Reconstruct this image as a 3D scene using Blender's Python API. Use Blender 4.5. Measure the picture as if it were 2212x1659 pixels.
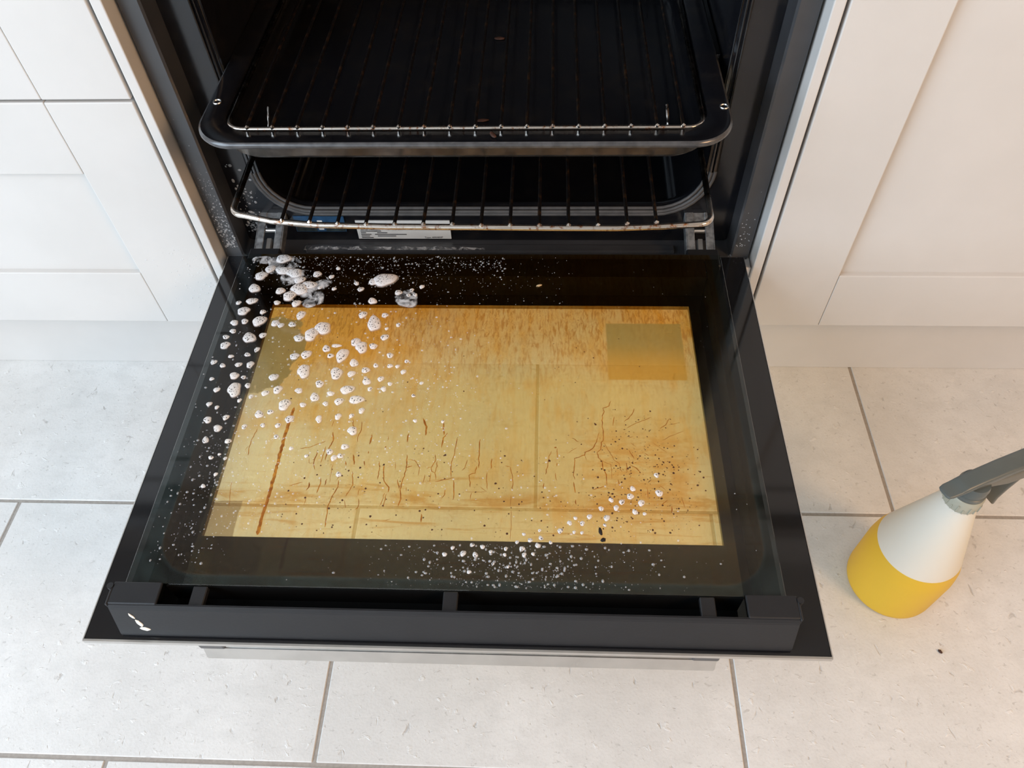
import bpy, bmesh, math, random
from mathutils import Vector, Matrix, noise

for o in list(bpy.data.objects):
    bpy.data.objects.remove(o)
SC = bpy.context.scene
COL = SC.collection

# ------------------------------------------------------------------ camera
cam = bpy.data.cameras.new('camera')
cam.sensor_fit = 'HORIZONTAL'
cam.sensor_width = 36.0
cam.lens = 1643.16 / 2212 * 36.0
cam.clip_start = 0.02
cam_ob = bpy.data.objects.new('camera', cam)
COL.objects.link(cam_ob)
RT = Vector((0.99905633, 0.03351548, -0.02762523))
UP = Vector((-0.00973217, 0.79261059, 0.6096505))
FW = Vector((-0.04232878, 0.60880634, -0.79218881))
m = Matrix((RT, UP, -FW)).transposed().to_4x4()
m.translation = (0.072397, -0.644736, 0.864487)
cam_ob.matrix_world = m
SC.camera = cam_ob

# ------------------------------------------------------------------ light
SC.view_settings.view_transform = 'Standard'
SC.view_settings.look = 'None'
SC.view_settings.gamma = 1.0
SC.view_settings.use_curve_mapping = False
SC.view_settings.exposure = 0.24
world = bpy.data.worlds.new('daylight')
SC.world = world
world.use_nodes = True
bg = world.node_tree.nodes['Background']
bg.inputs[0].default_value = (0.80, 0.88, 1.0, 1)
bg.inputs[1].default_value = 1.0


def area_light(name, loc, target, sx, sy, power, color):
    l = bpy.data.lights.new(name, 'AREA')
    l.shape = 'RECTANGLE'
    l.size, l.size_y = sx, sy
    l.energy = power
    l.color = color
    o = bpy.data.objects.new(name, l)
    COL.objects.link(o)
    o.location = loc
    o.rotation_euler = (Vector(target) - Vector(loc)).to_track_quat('-Z', 'Y').to_euler()
    return o


# daylight from the glazed doors in the left and front walls, and an unseen warm light added on the right
area_light('window_daylight', (-1.66, -1.45, 1.15), (0.0, -0.9, 0.1), 1.7, 1.9, 62.0, (0.69, 0.845, 1.0))
area_light('garden_door_daylight', (-0.95, -2.92, 1.0), (-0.3, 0.0, 0.1), 1.4, 1.9, 9.0, (0.76, 0.88, 1.0))
area_light('warm_side_light', (1.70, -1.45, 1.70), (0.75, -0.3, 0.0), 0.7, 0.7, 24.0, (1.0, 0.61, 0.32))


# ------------------------------------------------------------------ helpers
def mesh_from(name, verts, faces, smooth=False):
    me = bpy.data.meshes.new(name)
    me.from_pydata([tuple(v) for v in verts], [], faces)
    me.update()
    if smooth:
        me.polygons.foreach_set('use_smooth', [True] * len(me.polygons))
    return me


def wloc(o):
    p = Vector((0, 0, 0))
    while o is not None:
        p = p + Vector(o.location)
        o = o.parent
    return p


def link(name, me, mat=None, parent=None, loc=None):
    """Link a mesh whose vertices are in world coordinates; a child keeps its parent's origin."""
    if loc is None:
        loc = wloc(parent) if parent else Vector((0, 0, 0))
    loc = Vector(loc)
    me.transform(Matrix.Translation(-loc))
    o = bpy.data.objects.new(name, me)
    COL.objects.link(o)
    if parent:
        o.parent = parent
        o.location = loc - wloc(parent)
    else:
        o.location = loc
    if mat:
        for mm in (mat if isinstance(mat, (list, tuple)) else [mat]):
            me.materials.append(mm)
    return o


def tag(o, label=None, cat=None, group=None, kind=None):
    if label: o['label'] = label
    if cat: o['category'] = cat
    if group: o['group'] = group
    if kind: o['kind'] = kind
    return o


def empty(name, loc):
    o = bpy.data.objects.new(name, None)
    o.empty_display_size = 0.05
    COL.objects.link(o)
    o.location = loc
    return o


def box_me(name, x0, x1, y0, y1, z0, z1, bev=0.0, seg=2):
    bm = bmesh.new()
    bmesh.ops.create_cube(bm, size=1)
    for v in bm.verts:
        v.co = ((x0 + x1) / 2 + v.co.x * (x1 - x0), (y0 + y1) / 2 + v.co.y * (y1 - y0), (z0 + z1) / 2 + v.co.z * (z1 - z0))
    if bev > 0:
        bmesh.ops.bevel(bm, geom=bm.edges[:], offset=bev, segments=seg, affect='EDGES', profile=0.5)
    me = bpy.data.meshes.new(name)
    bm.to_mesh(me); bm.free()
    if bev > 0 and seg > 1:
        me.polygons.foreach_set('use_smooth', [False] * len(me.polygons))
    return me


def box(name, x0, x1, y0, y1, z0, z1, mat, parent=None, bev=0.0, seg=2, loc=None):
    return link(name, box_me(name, x0, x1, y0, y1, z0, z1, bev, seg), mat, parent, loc)


def rrect(a0, a1, b0, b1, r, n=8):
    pts = []
    for cx, cy, s in ((a1 - r, b0 + r, -90), (a1 - r, b1 - r, 0), (a0 + r, b1 - r, 90), (a0 + r, b0 + r, 180)):
        for i in range(n + 1):
            t = math.radians(s + 90 * i / n)
            pts.append((cx + r * math.cos(t), cy + r * math.sin(t)))
    return pts


def loft(loops, close=False, cap0=False, cap1=False):
    n = len(loops[0])
    vs = [p for l in loops for p in l]
    fs = []
    m_ = len(loops)
    for k in range(m_ if close else m_ - 1):
        a, b = k * n, ((k + 1) % m_) * n
        for i in range(n):
            j = (i + 1) % n
            fs.append((a + i, a + j, b + j, b + i))
    if cap0: fs.append(tuple(reversed(range(n))))
    if cap1: fs.append(tuple(range((m_ - 1) * n, m_ * n)))
    return vs, fs


def loft_me(name, loops, close=False, cap0=False, cap1=False, smooth=False, angle=None):
    me = mesh_from(name, *loft(loops, close, cap0, cap1), smooth=smooth)
    bm = bmesh.new(); bm.from_mesh(me)
    bmesh.ops.recalc_face_normals(bm, faces=bm.faces)
    if angle:
        for e in bm.edges:
            if len(e.link_faces) == 2 and e.calc_face_angle(0) > math.radians(angle):
                e.smooth = False
    bm.to_mesh(me); bm.free()
    return me


def lathe_me(name, prof, cx, cy, n=40, cap0=False, cap1=False, angle=35):
    loops = [[(cx + r * math.cos(2 * math.pi * i / n), cy + r * math.sin(2 * math.pi * i / n), z) for i in range(n)] for r, z in prof]
    return loft_me(name, loops, False, cap0, cap1, True, angle)


def tube_me(name, pts, r, n=8, closed=False):
    pts = [Vector(p) for p in pts]
    loops = []
    N = len(pts)
    up = Vector((0, 0, 1))
    for i, p in enumerate(pts):
        if closed:
            t = pts[(i + 1) % N] - pts[i - 1]
        else:
            t = pts[min(i + 1, N - 1)] - pts[max(i - 1, 0)]
        t.normalize()
        a = t.cross(up)
        if a.length < 1e-3: a = t.cross(Vector((1, 0, 0)))
        a.normalize(); b = a.cross(t)
        loops.append([p + r * (math.cos(2 * math.pi * k / n) * a + math.sin(2 * math.pi * k / n) * b) for k in range(n)])
    return loft_me(name, loops, closed, not closed, not closed, True, 50)


# ------------------------------------------------------------------ node helpers
class X:
    """Value socket with arithmetic."""
    def __init__(s, nt, k): s.nt, s.k = nt, k
    def op(s, o, b=None, c=None):
        n = s.nt.nodes.new('ShaderNodeMath'); n.operation = o
        for i, v in enumerate((s, b, c)):
            if v is None: continue
            if isinstance(v, X): s.nt.links.new(v.k, n.inputs[i])
            else: n.inputs[i].default_value = v
        return X(s.nt, n.outputs[0])
    def __add__(s, b): return s.op('ADD', b)
    def __sub__(s, b): return s.op('SUBTRACT', b)
    def __mul__(s, b): return s.op('MULTIPLY', b)
    __radd__ = __add__; __rmul__ = __mul__
    def __rsub__(s, b): return (s * -1.0) + b
    def __truediv__(s, b): return s.op('DIVIDE', b)
    def abs(s): return s.op('ABSOLUTE')
    def max(s, b): return s.op('MAXIMUM', b)
    def min(s, b): return s.op('MINIMUM', b)
    def pow(s, b): return s.op('POWER', b)
    def clamp(s):
        n = s.op('ADD', 0.0); n.k.node.use_clamp = True; return n
    def ramp(s, a, b):
        """smoothstep from 0 at a to 1 at b"""
        n = s.nt.nodes.new('ShaderNodeMapRange'); n.interpolation_type = 'SMOOTHSTEP'
        flip = b < a
        lo, hi = (b, a) if flip else (a, b)
        s.nt.links.new(s.k, n.inputs[0])
        n.inputs[1].default_value = lo; n.inputs[2].default_value = hi
        n.inputs[3].default_value = 1.0 if flip else 0.0
        n.inputs[4].default_value = 0.0 if flip else 1.0
        return X(s.nt, n.outputs[0])


class Mat:
    def __init__(s, name):
        s.m = bpy.data.materials.new(name); s.m.use_nodes = True
        s.nt = s.m.node_tree; s.nt.nodes.clear()
        s.out = s.nt.nodes.new('ShaderNodeOutputMaterial')
        s._co = None
    def co(s):
        if s._co is None:
            n = s.nt.nodes.new('ShaderNodeTexCoord'); s._co = n
        return s._co.outputs['Object']
    def vec(s, scale=(1, 1, 1), loc=(0, 0, 0)):
        n = s.nt.nodes.new('ShaderNodeMapping')
        s.nt.links.new(s.co(), n.inputs[0])
        n.inputs['Scale'].default_value = scale; n.inputs['Location'].default_value = loc
        return n.outputs[0]
    def xyz(s):
        n = s.nt.nodes.new('ShaderNodeSeparateXYZ'); s.nt.links.new(s.co(), n.inputs[0])
        return [X(s.nt, k) for k in n.outputs]
    def noise(s, scale=5, detail=4, rough=0.55, stretch=(1, 1, 1), loc=(0, 0, 0), dist=0.0):
        n = s.nt.nodes.new('ShaderNodeTexNoise')
        s.nt.links.new(s.vec(stretch, loc), n.inputs['Vector'])
        n.inputs['Scale'].default_value = scale; n.inputs['Detail'].default_value = detail
        n.inputs['Roughness'].default_value = rough; n.inputs['Distortion'].default_value = dist
        return X(s.nt, n.outputs[0])
    def voro(s, scale=5, feature='F1', stretch=(1, 1, 1), rand=1.0):
        n = s.nt.nodes.new('ShaderNodeTexVoronoi'); n.feature = feature
        s.nt.links.new(s.vec(stretch), n.inputs['Vector'])
        n.inputs['Scale'].default_value = scale; n.inputs['Randomness'].default_value = rand
        return X(s.nt, n.outputs['Distance'])
    def col(s, c):
        n = s.nt.nodes.new('ShaderNodeRGB'); n.outputs[0].default_value = (*c, 1); return n.outputs[0]
    def mix(s, f, a, b, mode='MIX'):
        n = s.nt.nodes.new('ShaderNodeMix'); n.data_type = 'RGBA'; n.blend_type = mode
        if isinstance(f, X): s.nt.links.new(f.k, n.inputs[0])
        else: n.inputs[0].default_value = f
        for i, v in ((6, a), (7, b)):
            if isinstance(v, tuple): n.inputs[i].default_value = (*v, 1)
            else: s.nt.links.new(v, n.inputs[i])
        return n.outputs[2]
    def setin(s, sock, v):
        if isinstance(v, X): s.nt.links.new(v.k, sock)
        elif isinstance(v, tuple): sock.default_value = (*v, 1)
        elif isinstance(v, (int, float)): sock.default_value = v
        else: s.nt.links.new(v, sock)
    def bump(s, h, strength=0.3, dist=0.001):
        n = s.nt.nodes.new('ShaderNodeBump')
        n.inputs['Strength'].default_value = strength; n.inputs['Distance'].default_value = dist
        s.nt.links.new(h.k, n.inputs['Height']); return n.outputs[0]
    def bsdf(s, kind, normal=None, **kw):
        n = s.nt.nodes.new('ShaderNode' + kind)
        for k, v in kw.items(): s.setin(n.inputs[k.replace('_', ' ')], v)
        if normal is not None: s.nt.links.new(normal, n.inputs['Normal'])
        return n.outputs[0]
    def pbr(s, color, rough=0.5, metal=0.0, normal=None, spec=0.5, coat=0.0, sss=0.0):
        kw = {'Base_Color': color, 'Roughness': rough, 'Metallic': metal, 'Specular_IOR_Level': spec, 'Coat_Weight': coat}
        return s.bsdf('BsdfPrincipled', normal, **kw)
    def mixsh(s, f, a, b):
        n = s.nt.nodes.new('ShaderNodeMixShader')
        s.setin(n.inputs[0], f)
        s.nt.links.new(a, n.inputs[1]); s.nt.links.new(b, n.inputs[2]); return n.outputs[0]
    def fresnel(s, ior=1.45):
        # front faces only: the panes do not bend light, so leaving rays must not be trapped
        n = s.nt.nodes.new('ShaderNodeFresnel'); n.inputs[0].default_value = ior
        g = s.nt.nodes.new('ShaderNodeNewGeometry')
        return X(s.nt, n.outputs[0]) * (1.0 - X(s.nt, g.outputs['Backfacing']))
    def done(s, sh):
        s.nt.links.new(sh, s.out.inputs[0]); return s.m


def simple(name, c, rough=0.5, metal=0.0, spec=0.5, var=0.06, scale=30.0, bump=0.0, coat=0.0):
    M = Mat(name)
    n = M.noise(scale, 4)
    c2 = tuple(max(0.0, k * (1 - var * 2)) for k in c)
    col = M.mix(n.ramp(0.3, 0.7), c2, c)
    nor = M.bump(M.noise(scale * 6, 3), bump, 0.0006) if bump else None
    return M.done(M.pbr(col, (n * 0.12 + (rough - 0.06)).clamp(), metal, nor, spec, coat))

# ------------------------------------------------------------------ materials
def paint_mat():
    M = Mat('satin_cabinet_paint')
    n = M.noise(9, 3)
    col = M.mix(n.ramp(0.35, 0.7), (0.555, 0.532, 0.504), (0.578, 0.554, 0.526))
    return M.done(M.pbr(col, 0.34, 0, M.bump(M.noise(420, 2), 0.05, 0.0004), 0.4))


def tile_mat():
    M = Mat('cement_look_porcelain')
    n = M.nt.nodes.new('ShaderNodeNewGeometry')
    class P: outputs = {'Object': n.outputs['Position']}
    M._co = P
    big = M.noise(4.5, 5, 0.6).ramp(0.35, 0.68)
    mid = M.noise(34, 6, 0.62, (1, 1.4, 1)).ramp(0.42, 0.66)
    spots = M.noise(62, 3, 0.5, (1.5, 1, 1), (3.1, 1.7, 0), 0.6).ramp(0.66, 0.76)
    lights = M.noise(75, 3, 0.55, (1, 1.3, 1), (7, 4, 0), 0.4).ramp(0.62, 0.74)
    fine = M.noise(330, 4, 0.6)
    c = M.mix(big, (0.62, 0.605, 0.58), (0.70, 0.685, 0.66))
    c = M.mix(mid * 0.4, c, (0.55, 0.535, 0.51))
    c = M.mix(lights * 0.45, c, (0.76, 0.74, 0.71))
    c = M.mix(spots * 0.7, c, (0.40, 0.375, 0.35))
    flecks = M.noise(150, 3, 0.5, (1, 1.5, 1), (1, 8, 0), 0.8).ramp(0.64, 0.72)
    c = M.mix(flecks * 0.55, c, (0.42, 0.40, 0.375))
    c = M.mix(fine.ramp(0.45, 0.75) * 0.22, c, (0.47, 0.45, 0.42))
    h = fine * 0.35 + lights * 0.5 - spots * 0.6
    return M.done(M.pbr(c, (mid * 0.16 + 0.36), 0, M.bump(h, 0.5, 0.0014), 0.42))


def black_enamel():
    M = Mat('black_enamel')
    n = M.noise(55, 5, 0.6)
    sp = M.noise(900, 2).ramp(0.70, 0.78)
    col = M.mix(n.ramp(0.45, 0.75) * 0.6, (0.006, 0.006, 0.0075), (0.016, 0.0135, 0.012))
    col = M.mix(sp * 0.10, col, (0.35, 0.33, 0.32))
    return M.done(M.pbr(col, (n * 0.22 + 0.06), 0, M.bump(n, 0.06, 0.0006), 0.42))


def outer_glass_mat():
    """Door front pane: black printed border round a clear window."""
    M = Mat('printed_door_glass')
    x, y, z = M.xyz()
    d = ((x.abs() - 0.2268)).max(((y + 0.2135).abs() - 0.1395))
    win = d.ramp(0.0003, -0.0003)
    black = M.pbr((0.0065, 0.0065, 0.0075), 0.07, 0, None, 0.5)
    clear = M.mixsh(M.fresnel(1.45), M.bsdf('BsdfTransparent', Color=(0.97, 0.985, 0.98)), M.bsdf('BsdfGlossy', Color=(1, 1, 1), Roughness=0.01))
    brightener = M.bsdf('BsdfDiffuse', Color=(0.96, 0.84, 0.56))     # diffuse amber put in to brighten the view through the window
    clear = M.mixsh((M.noise(14, 4).ramp(0.3, 0.7) * 0.08 + 0.22), clear, brightener)
    return M.done(M.mixsh(win, black, clear))


def clear_glass():
    M = Mat('clear_pane')
    return M.done(M.mixsh(M.fresnel(1.40), M.bsdf('BsdfTransparent', Color=(0.985, 0.995, 0.99)), M.bsdf('BsdfGlossy', Color=(1, 1, 1), Roughness=0.02)))


def film_mat():
    """Upper face of the inner pane: baked amber grease inside the seal line, cleaner greenish glass outside it."""
    M = Mat('greasy_inner_glass')
    x, y, z = M.xyz()
    wob = M.noise(60, 3) * 0.004 - 0.002
    qx = ((x - 0.004).abs() - 0.246 + 0.036).max(0.0)
    qy = ((y + 0.205).abs() - 0.199 + 0.036).max(0.0)
    d = (qx * qx + qy * qy).op('SQRT') - 0.036 + wob * 0.25
    inside = d.ramp(0.0008, -0.0025)
    line = d.abs().ramp(0.0022, 0.0004)
    # grease load
    up = y.ramp(-0.225, -0.135)                         # heavier baked grease towards the hinge
    left = x.ramp(0.02, -0.17)
    run = M.noise(30, 6, 0.62, (4.0, 0.55, 1), (1, 2, 0), 0.35).ramp(0.40, 0.68)
    fine = M.noise(170, 5, 0.6, (2.2, 0.5, 1), (0, 0, 0), 0.6).ramp(0.46, 0.66)
    smear = M.noise(70, 4, 0.6, (0.25, 2.4, 1), (4, 2, 0), 0.5).ramp(0.52, 0.72)
    blot = M.noise(11, 5, 0.6, (1, 1, 1), (2, 9, 0), 0.8).ramp(0.38, 0.66)
    crack = M.noise(120, 4, 0.7, (1.5, 0.9, 1), (6, 1, 0), 2.2)
    crack = (crack - 0.5).abs().ramp(0.020, 0.003)
    load = (run * 0.36 + blot * 0.50 + up * 0.62 + left * y.ramp(-0.29, -0.22) * (up * 0.25 + 0.34) - 0.34).clamp()
    T = M.mix(load, (1.0, 0.885, 0.55), (0.98, 0.58, 0.125))
    T = M.mix(fine * (up * 0.62 + 0.12), T, (0.70, 0.34, 0.065))
    T = M.mix(crack * up * (run * 0.7 + 0.25) * 0.9, T, (0.55, 0.26, 0.06))
    low = y.ramp(-0.295, -0.325)
    T = M.mix(smear * (low * 0.6 + 0.20), T, (0.82, 0.50, 0.16))
    band = (y + 0.334).abs().ramp(0.014, 0.002) * M.noise(45, 5, 0.65, (0.5, 1, 1), (2, 2, 2), 0.5).ramp(0.42, 0.62)
    T = M.mix(band * 0.75, T, (0.80, 0.47, 0.14))
    wipe = M.noise(26, 4, 0.5, (1.6, 0.12, 1), (3, 3, 3), 0.2).ramp(0.56, 0.70)
    T = M.mix(wipe * 0.30, T, (1.0, 0.93, 0.66))
    # brushed stain low on the right
    fan = ((x - 0.155).abs() * 1.0).max((y + 0.305).abs() * 1.15).ramp(0.062, 0.030)
    T = M.mix(fan * M.noise(90, 5, 0.6, (0.5, 1.8, 1), (1, 1, 3), 0.6).ramp(0.35, 0.65) * 0.75, T, (0.92, 0.57, 0.20))
    # old square patch and the softened area under the foam
    rect = ((x - 0.170).abs() - 0.037).max((y + 0.166).abs() - 0.0357) + wob * 0.2
    rect = rect.ramp(0.0010, -0.0012)
    T = M.mix(rect * 0.85, T, M.mix(y.ramp(-0.19, -0.15), (0.88, 0.57, 0.14), (0.54, 0.46, 0.20)))
    ol = (((x + 0.196) * 36.0).pow(2.0) + ((y + 0.172) * 21.0).pow(2.0)).op('SQRT') + (M.noise(40, 3) * 1.1 - 0.55)
    T = M.mix(ol.ramp(1.06, 0.98) * 0.9, T, (0.47, 0.37, 0.15))
    ol2 = ((x + 0.2065).abs() - 0.0225).max((y + 0.360).abs() - 0.0235) + wob * 1.2
    T = M.mix(ol2.ramp(0.0006, -0.0008) * 0.85, T, (0.50, 0.36, 0.18))
    T = M.mix(inside, (0.80, 0.88, 0.86), T)
    # how much the layer scatters
    dust = M.noise(260, 5, 0.7, (1, 1, 1), (5, 5, 5)).ramp(0.35, 0.8)
    front = y.ramp(-0.16, -0.34)
    S = inside * (dust * 0.018 * front + front * 0.005 + 0.0008) + line * front * 0.02
    green = (1.0 - inside) * (M.noise(38, 5, 0.6, (1, 1, 1), (8, 8, 8), 0.7).ramp(0.35, 0.7) * 0.032 + 0.006) * y.ramp(-0.14, -0.36)
    C = M.mix(inside, (0.20, 0.34, 0.33), M.mix(front, (0.80, 0.44, 0.12), (0.80, 0.56, 0.34)))
    sh = M.mixsh((S + green).clamp(), M.bsdf('BsdfTransparent', Color=T), M.bsdf('BsdfDiffuse', Color=C))
    nor = M.bump(run * 0.4 + fine * 0.3, 0.012, 0.0006)
    sh = M.mixsh(M.fresnel(1.42), sh, M.bsdf('BsdfGlossy', nor, Color=(1, 1, 1), Roughness=(inside * 0.08 + 0.03)))
    return M.done(sh)


def grease_run_mat():
    M = Mat('dried_grease')
    n = M.noise(220, 4, 0.6).ramp(0.35, 0.7)
    T = M.mix(n, (0.80, 0.42, 0.10), (0.42, 0.14, 0.02))
    C = M.mix(n, (0.50, 0.22, 0.05), (0.22, 0.07, 0.012))
    return M.done(M.mixsh((n * 0.25 + 0.28), M.bsdf('BsdfTransparent', Color=T), M.bsdf('BsdfPrincipled', None, Base_Color=C, Roughness=0.35)))


def foam_mat():
    M = Mat('soap_foam')
    x, y, z = M.xyz()
    g = M.nt.nodes.new('ShaderNodeNewGeometry')
    def vor(sc, thr):
        n = M.nt.nodes.new('ShaderNodeTexVoronoi'); n.inputs['Scale'].default_value = sc
        M.nt.links.new(g.outputs['Position'], n.inputs['Vector'])
        return X(M.nt, n.outputs['Distance']).ramp(thr, thr * 0.72)
    top = z.ramp(0.50, 0.72)
    hole = vor(430, 0.33).max(vor(800, 0.27)) * top
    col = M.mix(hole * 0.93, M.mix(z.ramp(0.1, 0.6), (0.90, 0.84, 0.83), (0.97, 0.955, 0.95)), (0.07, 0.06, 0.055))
    body = M.mixsh(0.45, M.pbr(col, 0.45, 0, None, 0.3), M.bsdf('BsdfTranslucent', Color=col))
    edge = z.ramp(0.55, 0.02) * 0.80
    return M.done(M.mixsh(edge, body, M.bsdf('BsdfTransparent', Color=(1, 0.97, 0.96))))


def drop_mat():
    M = Mat('spray_droplet')
    body = M.pbr((0.80, 0.80, 0.81), 0.12, 0, None, 0.7)
    return M.done(M.mixsh(0.70, body, M.bsdf('BsdfTransparent', Color=(1, 1, 1))))


def wisp_mat():
    M = Mat('thin_foam')
    x, y, z = M.xyz()
    g = M.nt.nodes.new('ShaderNodeNewGeometry')
    n = M.nt.nodes.new('ShaderNodeTexNoise'); n.inputs['Scale'].default_value = 95; n.inputs['Detail'].default_value = 4; n.inputs['Roughness'].default_value = 0.6
    n.inputs['Distortion'].default_value = 1.0
    M.nt.links.new(g.outputs['Position'], n.inputs['Vector'])
    f = X(M.nt, n.outputs[0]).ramp(0.40, 0.74) * 0.62
    body = M.bsdf('BsdfDiffuse', Color=(0.80, 0.79, 0.79))
    return M.done(M.mixsh(f, M.bsdf('BsdfTransparent', Color=(1, 1, 1)), body))


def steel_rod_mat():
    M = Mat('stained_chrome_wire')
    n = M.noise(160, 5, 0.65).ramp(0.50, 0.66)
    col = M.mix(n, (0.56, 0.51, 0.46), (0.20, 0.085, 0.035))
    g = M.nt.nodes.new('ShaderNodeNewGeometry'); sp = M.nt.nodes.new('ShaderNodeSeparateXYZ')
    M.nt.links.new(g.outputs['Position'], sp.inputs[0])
    dark_reflect = X(M.nt, sp.outputs[1]).ramp(-0.052, -0.036) * (M.noise(90, 4).ramp(0.25, 0.6) * 0.25 + 0.75)   # dark oven reflection put into the colour behind the front rails
    col = M.mix(dark_reflect, col, (0.035, 0.028, 0.024))
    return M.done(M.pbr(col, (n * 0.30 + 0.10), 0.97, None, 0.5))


def dark_rod_mat():
    M = Mat('baked_wire')
    n = M.noise(120, 5, 0.65).ramp(0.50, 0.70)
    col = M.mix(n, (0.018, 0.015, 0.014), (0.10, 0.05, 0.025))
    return M.done(M.pbr(col, 0.32, 0.7, None, 0.5))


def shell_mat():
    M = Mat('natural_polyethylene')
    d = M.bsdf('BsdfPrincipled', None, Base_Color=(0.90, 0.885, 0.82), Roughness=0.38)
    t = M.bsdf('BsdfTranslucent', Color=(0.94, 0.92, 0.85))
    return M.done(M.mixsh(0.42, d, t))


def liquid_mat():
    M = Mat('yellow_cleaner_in_plastic')
    d = M.bsdf('BsdfPrincipled', None, Base_Color=(0.86, 0.60, 0.055), Roughness=0.36)
    t = M.bsdf('BsdfTranslucent', Color=(0.95, 0.70, 0.08))
    return M.done(M.mixsh(0.40, d, t))


PAINT = paint_mat()
TILE = tile_mat()
GROUT = simple('grey_grout', (0.36, 0.325, 0.29), 0.9, 0, 0.2, 0.08, 300)
WALLP = simple('wall_paint', (0.78, 0.765, 0.74), 0.85, 0, 0.2, 0.02, 6)
WARMW = simple('warm_wall_paint', (0.66, 0.53, 0.40), 0.85, 0, 0.2, 0.02, 6)
CEIL = simple('ceiling_paint', (0.60, 0.59, 0.57), 0.9, 0, 0.2, 0.02, 6)
WORKT = simple('worktop_laminate', (0.30, 0.28, 0.26), 0.4, 0, 0.5, 0.1, 90)
CARC = simple('carcass_board', (0.60, 0.56, 0.50), 0.6, 0, 0.3, 0.04, 40)
ENAMEL = black_enamel()
FLANGE = simple('black_painted_steel', (0.040, 0.040, 0.043), 0.30, 0, 0.55, 0.1, 25)
SPACER = simple('matt_black_spacer', (0.004, 0.004, 0.004), 0.8, 0, 0.1, 0.1, 60)
GASKET = simple('grey_rubber_seal', (0.075, 0.07, 0.067), 0.55, 0, 0.4, 0.15, 90)
TRIM = simple('charcoal_plastic', (0.013, 0.013, 0.0145), 0.46, 0, 0.36, 0.08, 60, 0.12)
OGLASS = outer_glass_mat()
CGLASS = clear_glass()
FILM = film_mat()
RUNM = grease_run_mat()
SPECK = simple('burnt_speck', (0.085, 0.030, 0.010), 0.5, 0, 0.4, 0.2, 300)
FOAM = foam_mat()
DROP = drop_mat()
WISP = wisp_mat()
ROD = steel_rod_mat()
DROD = dark_rod_mat()
STEEL = simple('brushed_steel', (0.62, 0.60, 0.57), 0.30, 1.0, 0.5, 0.05, 40)
ZINC = simple('zinc_plated_steel', (0.50, 0.51, 0.52), 0.38, 0.85, 0.5, 0.25, 160)
PANLIP = simple('worn_enamel_edge', (0.085, 0.083, 0.085), 0.22, 0.3, 0.6, 0.2, 120)
PANBOT = simple('worn_enamel_underside', (0.24, 0.22, 0.20), 0.24, 0.85, 0.5, 0.25, 70)
SHELL = shell_mat()
LIQ = liquid_mat()
HEAD = simple('grey_green_plastic', (0.088, 0.102, 0.097), 0.34, 0, 0.5, 0.04, 50)
HEAD2 = simple('olive_grey_plastic', (0.125, 0.122, 0.102), 0.42, 0, 0.5, 0.04, 50)
COLLARM = simple('pale_olive_plastic', (0.36, 0.355, 0.285), 0.42, 0, 0.5, 0.04, 50)
PAPER = simple('label_paper', (0.62, 0.62, 0.60), 0.5, 0, 0.4, 0.03, 60)
INK = simple('label_ink', (0.05, 0.05, 0.055), 0.7, 0, 0.3, 0.0, 60)
BLUE = simple('blue_print', (0.018, 0.060, 0.125), 0.35, 0, 0.5, 0.2, 120)
TEAL = simple('dull_teal_print', (0.030, 0.048, 0.052), 0.35, 0, 0.5, 0.35, 160)
CRUMB = simple('toasted_crumb', (0.55, 0.38, 0.20), 0.8, 0, 0.3, 0.2, 300)
CHAR = simple('charred_food', (0.020, 0.013, 0.010), 0.7, 0, 0.3, 0.2, 300)
REDB = simple('browned_food', (0.075, 0.030, 0.018), 0.7, 0, 0.3, 0.3, 300)
CREAM = simple('dried_cream_splash', (0.78, 0.75, 0.66), 0.5, 0, 0.4, 0.04, 120)
SHADE = simple('lamp_metal', (0.7, 0.7, 0.7), 0.4, 0.5, 0.5, 0.03, 60)

# ------------------------------------------------------------------ the room
XL, XR, YF, YB, ZC = -1.75, 2.25, -3.0, 0.62, 2.42
fl = box('floor', XL, XR, YF, YB, -0.06, -0.0012, GROUT)
tag(fl, 'pale grey cement-look tiled kitchen floor with narrow grey grout', kind='structure')
TP, TR, GAPT = 0.4474, 0.3025, 0.0042
rows = []
y1 = 0.1216 + 2 * TR
while y1 > YF: rows.append(y1); y1 -= TR
tile_me = {}
for ri, yt in enumerate(rows):
    j = 0.063 if ri % 2 == 0 else 0.2835
    k0 = math.floor((XL - j) / TP)
    xx = j + k0 * TP
    while xx < XR:
        a, b = max(xx, XL), min(xx + TP, XR)
        c, e = max(yt - TR, YF), min(yt, YB)
        if b - a > 0.02 and e - c > 0.02:
            w, h = round(b - a - GAPT, 5), round(e - c - GAPT, 5)
            if (w, h) not in tile_me:
                me = box_me('tile', -w / 2, w / 2, -h / 2, h / 2, -0.009, 0.0, 0.0009, 1)
                me.materials.append(TILE); tile_me[(w, h)] = me
            t = bpy.data.objects.new('tile', tile_me[(w, h)]); COL.objects.link(t)
            t.parent = fl; t.location = ((a + b) / 2, (c + e) / 2, 0)
        xx += TP
tag(box('wall_back', XL, XR, YB, YB + 0.1, 0, ZC, WALLP), 'pale painted wall behind the kitchen units', kind='structure')
tag(box('wall_right', XR, XR + 0.1, YF, YB, 0, ZC, WARMW), 'pale painted wall on the right', kind='structure')
tag(box('wall_front', XL, XR, YF - 0.1, YF, 0, ZC, WALLP), 'pale painted wall behind the viewer', kind='structure')
WY0, WY1, WZ0, WZ1 = -2.25, -0.35, 0.15, 2.12
bm = bmesh.new()
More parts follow.
